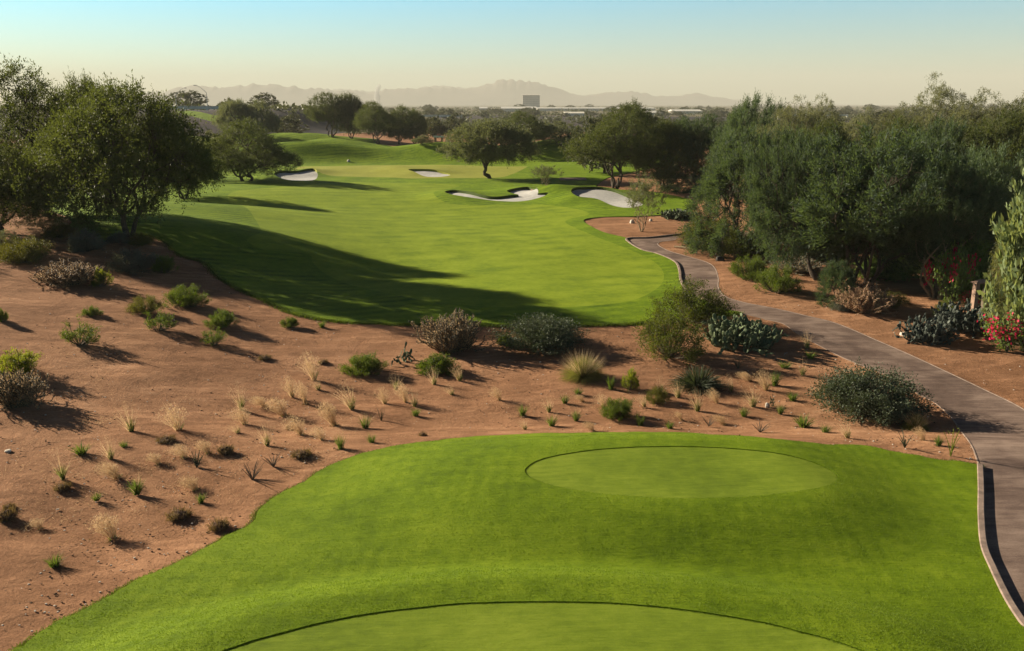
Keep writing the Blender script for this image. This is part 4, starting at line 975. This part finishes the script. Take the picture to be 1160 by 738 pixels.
def litter():
    rng = np.random.default_rng(91); Q = []; 
    for (k, v, px, py, w, h, lb) in TF:
        if k[:5] not in ('tuftA', 'tuftD', 'clod'): continue
        x, y = hit(px, py); n = 170 if k == 'tuftD' else 70
        Q.append(np.array([x, y])+rng.normal(size=(n, 2))*[.42, .38]+[-.15, .1])
    for _ in range(220):
        p = flat(rng.uniform(0, 520), rng.uniform(420, 600), -.4); Q.append(p+rng.normal(size=(int(rng.integers(5, 40)), 2))*.25)
    for _ in range(90):
        p = flat(rng.uniform(560, 1080), rng.uniform(430, 495), -.4); Q.append(p+rng.normal(size=(int(rng.integers(5, 30)), 2))*.22)
    Q = np.concatenate(Q); k = ~inpoly(lawn_poly, Q[:, 0], Q[:, 1]) & ~inpoly(path_poly, Q[:, 0], Q[:, 1]); Q = Q[k]; n = len(Q)
    V = np.column_stack([Q, hbase(Q[:, 0], Q[:, 1])+.01]); mb = MB(); h = n//5
    D = rng.normal(size=(n, 3))*[1, 1, .3]+[0, 0, .35]
    leaves(mb, V[h:], D[h:], .10*(.5+rng.random(n-h)), .006, 'dry_blade', rng); leaves(mb, V[:h], D[:h], .07*(.5+rng.random(h)), .010, 'dead_blade', rng)
    return link('dry_grass_litter', mb.mesh('dry_grass_litter', False), kind='stuff')
litter()
# small loose pebbles, too many to count
def pebbles():
    mb = MB(); rng = np.random.default_rng(55); n = 0
    C = []
    while len(C) < 4200:
        px, py = rng.uniform(0, 1160), rng.uniform(300, 735); p = flat(px, py, -.3)
        C.append(p)
    C = np.array(C); ok = np.ones(len(C), bool)
    for nm, poly, mt in REG:
        if nm in ('rough', 'tee_lawn', 'cart_path'): ok &= ~inpoly(poly, C[:, 0], C[:, 1])
    C = C[ok]; Z = hbase(C[:, 0], C[:, 1])
    for (x, y), z in zip(C, Z):
        s = rng.uniform(.009, .024)*(1+y/60); A = np.diag([s, s*rng.uniform(.6, 1), s*.6]); blob(mb, (x, y, z+s*.2), A, 'rock_pale' if rng.random() < .35 else 'clod')
    o = link('gravel', mb.mesh('gravel'), kind='stuff'); return o
pebbles()

# turf blades along the desert edge of the lawns, so the edge is not a cut line
def fringe(P, n, hh, mat, z0, jit, name, seed):
    rng = np.random.default_rng(seed); P = np.asarray(P); i = rng.integers(0, len(P)-1, n); t = rng.random(n)[:, None]; Q = P[i]*(1-t)+P[i+1]*t+rng.normal(size=(n, 2))*jit
    z = hbase(Q[:, 0], Q[:, 1]); V = np.column_stack([Q, z+z0]); mb = MB()
    D = rng.normal(size=(n, 3))*.5+[0, 0, 1]; leaves(mb, V, D, hh*(.6+.8*rng.random(n)), hh*.22, mat, rng)
    return link(name, mb.mesh(name, False), kind='stuff')
fringe(lawn_l, 30000, .055, 'bush_leaf', -.0, .07, 'grass_fringe', 5)
for P_, n_ in ((pad_far, 9000), (pad_near, 14000)): fringe(np.vstack([P_, P_[:1]]), n_, .032, 'lawn_blade', .035, .018, 'rim_grass', 9)
fringe(resample(spline(T_, 6, False), .3, False), 16000, .12, 'bush_leaf', 0.0, .12, 'grass_fringe', 6)

def turf_blades(n, seed):
    rng = np.random.default_rng(seed); out = []; tot = 0
    while tot < n:
        px = rng.uniform(-20, 1180, 60000); py = rng.uniform(480, 800, 60000); b = 369-py; dz = -FPX*sp+b*cp; t = (.2-CAM_H)/dz
        X = (px-580)*t; Y = (FPX*cp+b*sp)*t; k = inpoly(lawn_poly, X, Y); out.append(np.column_stack([X, Y])[k]); tot += k.sum()
    Q = np.concatenate(out)[:n]; pad = inpoly(pad_far, Q[:, 0], Q[:, 1]) | inpoly(pad_near, Q[:, 0], Q[:, 1])
    V = np.column_stack([Q, hbase(Q[:, 0], Q[:, 1])+np.where(pad, .032, .058)]); mb = MB(); clump = noise2(Q[:, 0]*2.2, Q[:, 1]*7, 31)+noise2(Q[:, 0]*9, Q[:, 1]*9, 32)
    ln = np.where(pad, .013, .019)*(.6+.8*rng.random(n))*(1+.5*clump); leaves(mb, V, rng.normal(size=(n, 3))*.55+[0, 0, .8], np.maximum(ln, .006), np.where(pad, .008, .010), 'lawn_blade', rng)
    return link('turf_blades', mb.mesh('turf_blades', False), kind='stuff')
turf_blades(360000, 77)

# ------------------------------------------------------------------ far buildings, walls, lamps, kiosk, post
def at_dist(px, py, dist):
    d = ray(px, py); t = dist/d[1]; return d[0]*t, CAM_H+d[2]*t
def building(px0, px1, ytop, dist, dep, label, name='warehouse', cat='building', wall='beige_wall', roof='white_roof', wins=0, rh=.6, group=None):
    x0, zt = at_dist(px0, ytop, dist); x1, _ = at_dist(px1, ytop, dist); cx = (x0+x1)/2; zb = H1(cx, dist)-1.0; hw = (x1-x0)/2
    o = bpy.data.objects.new(name, None); COL.objects.link(o); o.location = (cx, dist+dep/2, zb); tag(o, label, cat, group); Hh = zt-zb
    mb = MB(); box(mb, -hw, hw, -dep/2, dep/2, 0, Hh-rh, wall); link('wall', mb.mesh('wall', False), o)
    mb = MB(); e = min(1.0, hw*.05)
    V = [(-hw-e, -dep/2-e, Hh-rh), (hw+e, -dep/2-e, Hh-rh), (hw+e, dep/2+e, Hh-rh), (-hw-e, dep/2+e, Hh-rh), (-hw-e, -dep/2-e, Hh-rh+.25), (hw+e, -dep/2-e, Hh-rh+.25), (hw+e, dep/2+e, Hh-rh+.25), (-hw-e, dep/2+e, Hh-rh+.25), (-hw-e, 0, Hh+.3), (hw+e, 0, Hh+.3)]
    F = [[3, 2, 1, 0], [0, 1, 5, 4], [1, 2, 6, 5], [2, 3, 7, 6], [3, 0, 4, 7], [4, 5, 9, 8], [6, 7, 8, 9], [7, 4, 8, 8], [5, 6, 9, 9]]
    me = bpy.data.meshes.new('roof'); me.from_pydata(V, [], [f if f[2] != f[3] else f[:3] for f in F]); me.materials.append(MATS[roof]); link('roof', me, o)
    if wins:
        ny, nx = wins
        for i in range(ny):
            z = (i+.35)/ny*(Hh-rh-2)+2
            for j in range(nx):
                mb = MB(); xx = -hw+(j+.5)*2*hw/nx; box(mb, xx-hw/nx*.6, xx+hw/nx*.6, -dep/2-.12, -dep/2+.02, z, z+1.5, 'dark_window'); link('window', mb.mesh('window', False), o)
    return o
building(592, 611.5, 107.5, 2300, 30, 'grey beige block several storeys high on the horizon below the highest mountain', 'office_block', 'office block', roof='beige_wall', wins=(7, 12), rh=1.2)
building(568, 607, 121.3, 1250, 60, 'long low building with bright white roof below the grey block', group='long low roofs on the plain', rh=2.4)
building(543, 552, 121.5, 1300, 30, 'small white roofed shed left of the long white roof', group='long low roofs on the plain', rh=2)
building(609, 742, 122.2, 1400, 60, 'very long low building with dull white roof right of the bright one', group='long low roofs on the plain', rh=1.4)
building(733, 752, 126.3, 850, 30, 'white roofed shed right of the tree top near the middle', group='long low roofs on the plain', rh=1.6)
building(763, 795, 124.6, 950, 30, 'pale flat building at the right end of the long roofs', group='long low roofs on the plain', rh=1.6)
building(640, 662, 127.3, 800, 20, 'low pale shed in front of the very long roof', group='long low roofs on the plain', rh=1.2, roof='pale_wall')
def lwall(px0, px1, ytop, dist, hh, label, group=None, mat='pale_wall'):
    x0, zt = at_dist(px0, ytop, dist); x1, _ = at_dist(px1, ytop, dist); mb = MB(); cx = (x0+x1)/2
    box(mb, x0-cx, x1-cx, -.3, .3, 0, hh, mat); box(mb, x0-cx-.1, x1-cx+.1, -.45, .45, hh, hh+.12, mat)
    n = max(2, int((x1-x0)/8))
    for i in range(n+1): xx = x0-cx+(x1-x0)*i/n; box(mb, xx-.35, xx+.35, -.5, .5, -2.5, hh+.2, mat)
    o = link('boundary_wall', mb.mesh('boundary_wall', False)); o.location = (cx, dist, zt-hh); tag(o, label, 'wall', group); return o
WG = 'pale low walls beyond the course'
lwall(478, 523, 130.6, 600, 1.1, 'pale low wall above the dark field, right of the dark tree row', WG)
lwall(482, 540, 147.3, 330, .75, 'nearest pale low wall, behind the kiosk and below the dark field', WG)
lwall(735, 775, 140.6, 420, .7, 'pale low wall seen over the dark tree crowns right of centre', WG)
lwall(1000, 1075, 145.0, 340, .7, 'pale low wall seen through the thin trees on the right', WG)
lwall(180, 262, 120.8, 318, .9, 'pale parapet along the top of the embankment at the far left', WG)
lwall(866, 960, 130.2, 600, .7, 'pale low wall behind the grey trees on the right', WG)
def street_lamp(px, ytop, dist, side, label, hpole=11.0):
    x, zt = at_dist(px, ytop, dist); o = bpy.data.objects.new('street_lamp', None); COL.objects.link(o); zb = zt-hpole
    o.location = (x, dist, zb); tag(o, label, 'street lamp', 'tall street lamps on the far road')
    mb = MB(); tube(mb, [(0, 0, 0), (0, 0, hpole*.4), (0, 0, hpole*.78)], [.16, .13, .10], 'galvanised', 8); link('pole', mb.mesh('pole'), o)
    mb = MB(); tube(mb, [(0, 0, hpole*.76), (side*.7, 0, hpole*.84), (side*2.2, 0, hpole*.95), (side*3.4, 0, hpole)], [.09, .08, .06, .05], 'galvanised', 6); link('arm', mb.mesh('arm'), o)
    mb = MB(); blob(mb, (side*3.9, 0, hpole+.02), np.diag([.65, .25, .14]), 'galvanised', CS3); link('lamp_head', mb.mesh('lamp_head'), o)
for a in [(233, 97, 330, -1, 'street lamp standing on the embankment with its arm to the left'), (198, 100, 345, 1, 'street lamp with its arm to the right, left of the embankment one'), (140, 90, 300, -1, 'street lamp rising above the upper left tree tops'), (312, 105, 420, -1, 'street lamp above the two grey green trees')]: street_lamp(*a)
def kiosk():
    x, y = hit(497, 161.5); y = 207; x = (497-580)/FPX*depth(y, 2); zb = max(H1(x, y), at_dist(497, 163, y)[1]-.3); o = bpy.data.objects.new('kiosk', None); COL.objects.link(o); o.location = (x, y, zb); tag(o, 'small red brick kiosk with pale roof behind the far mound', 'kiosk')
    for sx in (-.75, .75):
        mb = MB(); box(mb, sx-.22, sx+.22, -.5, .5, -1, 1.7, 'red_brick'); link('pillar', mb.mesh('pillar', False), o)
    mb = MB(); box(mb, -.53, .53, -.2, .4, -1, .8, 'red_brick'); link('counter', mb.mesh('counter', False), o)
    mb = MB(); box(mb, -1.1, 1.1, -.8, .8, 1.7, 2.05, 'white_roof'); box(mb, -.35, .35, -.3, .3, 2.05, 2.5, 'red_brick'); link('roof', mb.mesh('roof', False), o)
kiosk()
def post():
    x, y = hit(1101, 363); o = bpy.data.objects.new('gate_post', None); COL.objects.link(o); z = H1(x, y); o.location = (x, y, z-.05); o.rotation_euler = (0, 0, .3); s = depth(y, z)/FPX; hh = 44*s
    tag(o, 'pinkish square post with a sloping cap beside the drooping tree', 'post')
    mb = MB(); box(mb, -.11, .11, -.11, .11, 0, hh, 'pink_post'); box(mb, -.15, .15, -.15, .15, 0, .2, 'pink_post'); link('shaft', mb.mesh('shaft', False), o)
    mb = MB(); V = np.array([(-.2, -.2, hh), (.72, -.2, hh), (.72, .2, hh), (-.2, .2, hh), (-.2, -.2, hh+.05), (.72, -.2, hh+.05), (.72, .2, hh+.05), (-.2, .2, hh+.05), (.1, 0, hh+.17), (.4, 0, hh+.17)])
    me = bpy.data.meshes.new('cap'); me.from_pydata(V.tolist(), [], [[3, 2, 1, 0], [0, 1, 5, 4], [1, 2, 6, 5], [2, 3, 7, 6], [3, 0, 4, 7], [4, 5, 9, 8], [6, 7, 8, 9], [7, 4, 8], [5, 6, 9]]); me.materials.append(MATS['pink_post']); link('cap', me, o)
    mb = MB(); box(mb, .5, .66, -.08, .08, 0, hh, 'stick'); link('rear_shaft', mb.mesh('rear_shaft', False), o)
post()
def slab(px0, px1, py, dpt, label):
    a = hit(px0, py); b = hit(px1, py); c = (a+b)/2; w = np.linalg.norm(b-a); mb = MB(); box(mb, -w/2, w/2, -dpt/2, dpt/2, -.1, .07, 'slab_stone'); box(mb, -w/2+.1, w/2-.1, -dpt/2+.1, dpt/2-.1, .07, .11, 'slab_stone')
    o = link('stone_slab', mb.mesh('slab', False)); o.location = (c[0], c[1], H1(*c)+.1); tag(o, label, 'slab', None)
slab(632, 654, 212.5, 6.0, 'reddish flat slab on the grass right of the small vase shaped tree')
slab(634, 664, 204, 3.0, 'thin reddish strip of slab farther back behind the small vase tree')
mb = MB(); tube(mb, [(0, 0, .06), (.5, -.5, .10), (1.0, -1.1, .07), (1.5, -1.5, .05)], [.06, .07, .05, .03], 'pale_bark', 6); tube(mb, [(.5, -.5, .1), (.8, -.4, .25)], [.03, .02], 'pale_bark', 5)
x, y = hit(764, 280.5); o = link('fallen_branch', mb.mesh('fallen_branch')); o.location = (x, y, H1(x, y)); tag(o, 'pale fallen branch lying inside the bend of the path', 'branch')

# ------------------------------------------------------------------ distant scrub and tree belts
def belt(n, pxr, dr, hr, wf, label, cat, name, group, seed, kinds=(0, 1, 2)):
    rng = np.random.default_rng(seed)
    for i in range(n):
        px = rng.uniform(*pxr); d = math.exp(rng.uniform(math.log(dr[0]), math.log(dr[1]))); h = rng.uniform(*hr); x = (px-580)/FPX*depth(d, 0)
        place_w('far', int(rng.choice(kinds)), x, d, h*rng.uniform(*wf), h, name, label, cat, group, sink=.2)
belt(70, (-10, 1165), (1200, 2600), (6, 12), (1.3, 2.8), 'hazy tree on the flat horizon belt below the mountains', 'tree', 'far_tree', 'hazy trees on the horizon', 1)
belt(110, (-10, 1165), (560, 1200), (4, 7.5), (1.3, 2.6), 'olive tree on the plain beyond the dark fields', 'tree', 'far_tree', 'trees on the plain', 2)
belt(110, (480, 1150), (400, 620), (1.4, 3.2), (1.3, 2.3), 'low round scrub bush scattered over the dark field', 'shrub', 'scrub_bush', 'scrub on the dark field', 3, (0, 1))
belt(80, (480, 1150), (640, 1000), (2, 4.0), (1.3, 2.6), 'scrub bush in the band beyond the dark field', 'shrub', 'scrub_bush', 'scrub beyond the dark field', 4, (0, 1))
belt(22, (-10, 330), (420, 560), (6, 10), (1.2, 1.9), 'dark tree standing beyond the embankment road', 'tree', 'far_tree', 'trees beyond the embankment', 5)
belt(20, (300, 520), (265, 420), (3.5, 7), (1.1, 1.8), 'shaded tree in the hollow behind the far tree row', 'tree', 'far_tree', 'trees in the hollow', 6)
belt(34, (660, 1200), (130, 300), (5, 9), (1.0, 1.6), 'grey green tree filling in behind the right hand mass', 'tree', 'far_tree', 'trees behind the right hand mass', 7)
belt(14, (20, 230), (130, 230), (5, 9), (1.1, 1.6), 'tree in shade behind the upper left trees', 'tree', 'far_tree', 'trees behind the upper left ones', 8)

def distant_scrub():
    rng = np.random.default_rng(21); n = 5200; px = rng.uniform(-20, 1180, n); d = np.exp(rng.uniform(math.log(340), math.log(2600), n)); X = (px-580)/FPX*(d*cp+2)
    k = (noise2(X/60, d/90, 3) > -.12); X = X[k]; d = d[k]; n = len(X); Z = hbase(X, d); s_ = rng.uniform(.8, 2.0, n)*(1+d/1500); m = 16
    P = np.stack([X, d, Z], 1)[:, None]+np.stack([rng.normal(size=(n, m))*.55, rng.normal(size=(n, m))*.5, np.abs(rng.normal(size=(n, m)))*.30], 2)*s_[:, None, None]
    mb = MB(); leaves(mb, P.reshape(-1, 3), rng.normal(size=(n*m, 3))+[0, 0, .5], np.repeat(s_*.75, m), np.repeat(s_*.5, m), 'far_leaf', rng)
    return link('distant_scrub', mb.mesh('distant_scrub', False), kind='stuff')
distant_scrub()
# ------------------------------------------------------------------ mountains
def mountains(prof, dist, name, seed, rough=.06):
    prof = np.array(prof, float); xs = np.arange(prof[0, 0], prof[-1, 0], 1.5); zs = (118.4-np.interp(xs, prof[:, 0], prof[:, 1]))/FPX*dist
    X = (xs-580)/FPX*dist; zs = np.maximum(zs*(.88+.10*noise2(xs/9, xs*0, seed)+.10*noise2(xs/3.5, xs*0, seed+1)), 0)+0
    zk = np.convolve(np.pad(zs, 20, mode='edge'), np.ones(41)/41, 'valid'); rows = []; prf = [(-1.0, 0.0), (-.75, .12), (-.5, .33), (-.3, .55), (-.12, .82), (0, 1.0), (.2, .8), (.6, .3), (1.0, 0)]
    for (t, f) in prf:
        y = dist+t*900+12*noise2(X/180, X*0+t*3, seed)*abs(t); g_ = max(0, f-.78)/.22; z = (zk*(1-g_)+zs*g_)*f-2
        rows.append(np.column_stack([X, y, z+12*0]))
    V = np.stack(rows, 0); m, n, _ = V.shape; i = np.arange(m-1)[:, None]*n; j = np.arange(n-1)[None]; F = np.stack([i+j, i+j+1, i+n+j+1, i+n+j], -1).reshape(-1, 4)
    mb = MB(); mb.add(V.reshape(-1, 3), F, 'mountain_rock'); link(name, mb.mesh(name, True), kind='structure')
mountains([(150, 112), (175, 104), (200, 101), (222, 96.5), (240, 94), (262, 97), (290, 93), (330, 94.5), (360, 98), (385, 100), (410, 101), (425, 105), (436, 100), (455, 98), (475, 97), (500, 96.5), (530, 98), (548, 94), (560, 90), (574, 87.5), (590, 89), (612, 92), (628, 97), (642, 103), (655, 107), (668, 105), (682, 103.5), (700, 101), (722, 103), (740, 107), (752, 108), (765, 106), (778, 103), (795, 106.5), (812, 109), (830, 113), (850, 118)], 9600, 'mountains', 3)
mountains([(90, 116), (140, 108), (190, 104), (240, 101), (300, 99), (360, 101), (400, 99), (440, 101), (500, 95), (560, 98), (640, 108), (700, 107), (760, 108), (830, 112), (900, 115.5), (960, 118)], 11600, 'mountains', 13)

# smoke plume far off
def smoke():
    x, _ = at_dist(427, 110, 5200); mb = MB(); tube(mb, [(0, 0, 0), (2, 0, 30), (0, 0, 55), (8, 0, 80), (20, 0, 100)], [16, 20, 15, 14, 10], 'rock_pale', 12)
    me = mb.mesh('smoke'); me.materials.clear(); m, nt = newmat('smoke_vol'); v = N(nt, 'ShaderNodeVolumePrincipled'); v.inputs['Density'].default_value = .06; v.inputs['Color'].default_value = (.95, .93, .9, 1)
    o = N(nt, 'ShaderNodeOutputMaterial'); L(nt, v.outputs[0], o.inputs['Volume']); me.materials.append(m); ob = link('smoke', me, kind='stuff'); ob.location = (x, 5200, 18)
smoke()

# ------------------------------------------------------------------ haze, light, sky, camera
HAZE = 1.45e-4
mb = MB(); box(mb, -9000, 9000, -60, 12800, -4.0, 390, 'sand'); me = mb.mesh('haze', False); me.materials.clear()
m, nt = newmat('haze_vol'); v = N(nt, 'ShaderNodeVolumePrincipled'); v.inputs['Density'].default_value = HAZE; v.inputs['Color'].default_value = (.72, .70, .63, 1); v.inputs['Anisotropy'].default_value = 0.0
o = N(nt, 'ShaderNodeOutputMaterial'); L(nt, v.outputs[0], o.inputs['Volume']); me.materials.append(m); link('haze', me, kind='stuff')

SUN_EL, SUN_BACK = R(20.5), R(28)      # sun low on the left, a little behind the scene
sv = Vector((-math.cos(SUN_BACK)*math.cos(SUN_EL), math.sin(SUN_BACK)*math.cos(SUN_EL), math.sin(SUN_EL)))
ld = bpy.data.lights.new('sun', 'SUN'); ld.energy = 5.0; ld.angle = R(.53); ld.color = (1.0, .88, .66)
lo = bpy.data.objects.new('sun', ld); COL.objects.link(lo); lo.rotation_euler = sv.to_track_quat('Z', 'Y').to_euler(); lo.location = (-40, 20, 60)
W = bpy.data.worlds.new('World'); S.world = W; W.use_nodes = True; nt = W.node_tree; nt.nodes.clear()
sk = nt.nodes.new('ShaderNodeTexSky'); sk.sky_type = 'NISHITA'; sk.sun_disc = False; sk.sun_elevation = SUN_EL
sk.sun_rotation = math.atan2(sv.x, sv.y); sk.air_density = 1.0; sk.dust_density = .6; sk.ozone_density = 2.0; sk.altitude = 300
bg = nt.nodes.new('ShaderNodeBackground'); bg.inputs['Strength'].default_value = .055; ow = nt.nodes.new('ShaderNodeOutputWorld')
tcw = nt.nodes.new('ShaderNodeTexCoord'); sx = nt.nodes.new('ShaderNodeSeparateXYZ'); nt.links.new(tcw.outputs['Generated'], sx.inputs[0])
rw = nt.nodes.new('ShaderNodeValToRGB'); el = rw.color_ramp.elements
for i, (p_, c_) in enumerate([(0.0, (.74, .80, .76)), (.045, (.68, .92, .94)), (.12, (.29, .96, 1.22)), (.24, (.12, .21, .32)), (1.0, (.055, .085, .13))]):
    e = el[i] if i < 2 else el.new(p_); e.position = p_; e.color = (*c_, 1)
mw = nt.nodes.new('ShaderNodeMix'); mw.data_type = 'RGBA'; mw.blend_type = 'MULTIPLY'; mw.inputs[0].default_value = 1.0
nt.links.new(sx.outputs[2], rw.inputs[0]); nt.links.new(sk.outputs[0], mw.inputs[6]); nt.links.new(rw.outputs[0], mw.inputs[7]); nt.links.new(mw.outputs[2], bg.inputs[0]); nt.links.new(bg.outputs[0], ow.inputs[0])

cd = bpy.data.cameras.new('camera'); cam = bpy.data.objects.new('camera', cd); COL.objects.link(cam); cam.location = (0, 0, CAM_H)
cam.rotation_euler = (R(90)-PITCH, 0, 0); cd.sensor_width = 36; cd.lens = 36*FPX/1160; cd.clip_end = 30000; cd.clip_start = .1; S.camera = cam
S.view_settings.view_transform = 'Standard'; S.view_settings.look = 'None'; S.view_settings.exposure = 1.48; S.view_settings.gamma = 1
S.cycles.max_bounces = 6; S.cycles.diffuse_bounces = 3; S.cycles.transmission_bounces = 3; S.cycles.volume_bounces = 0; S.cycles.use_denoising = True
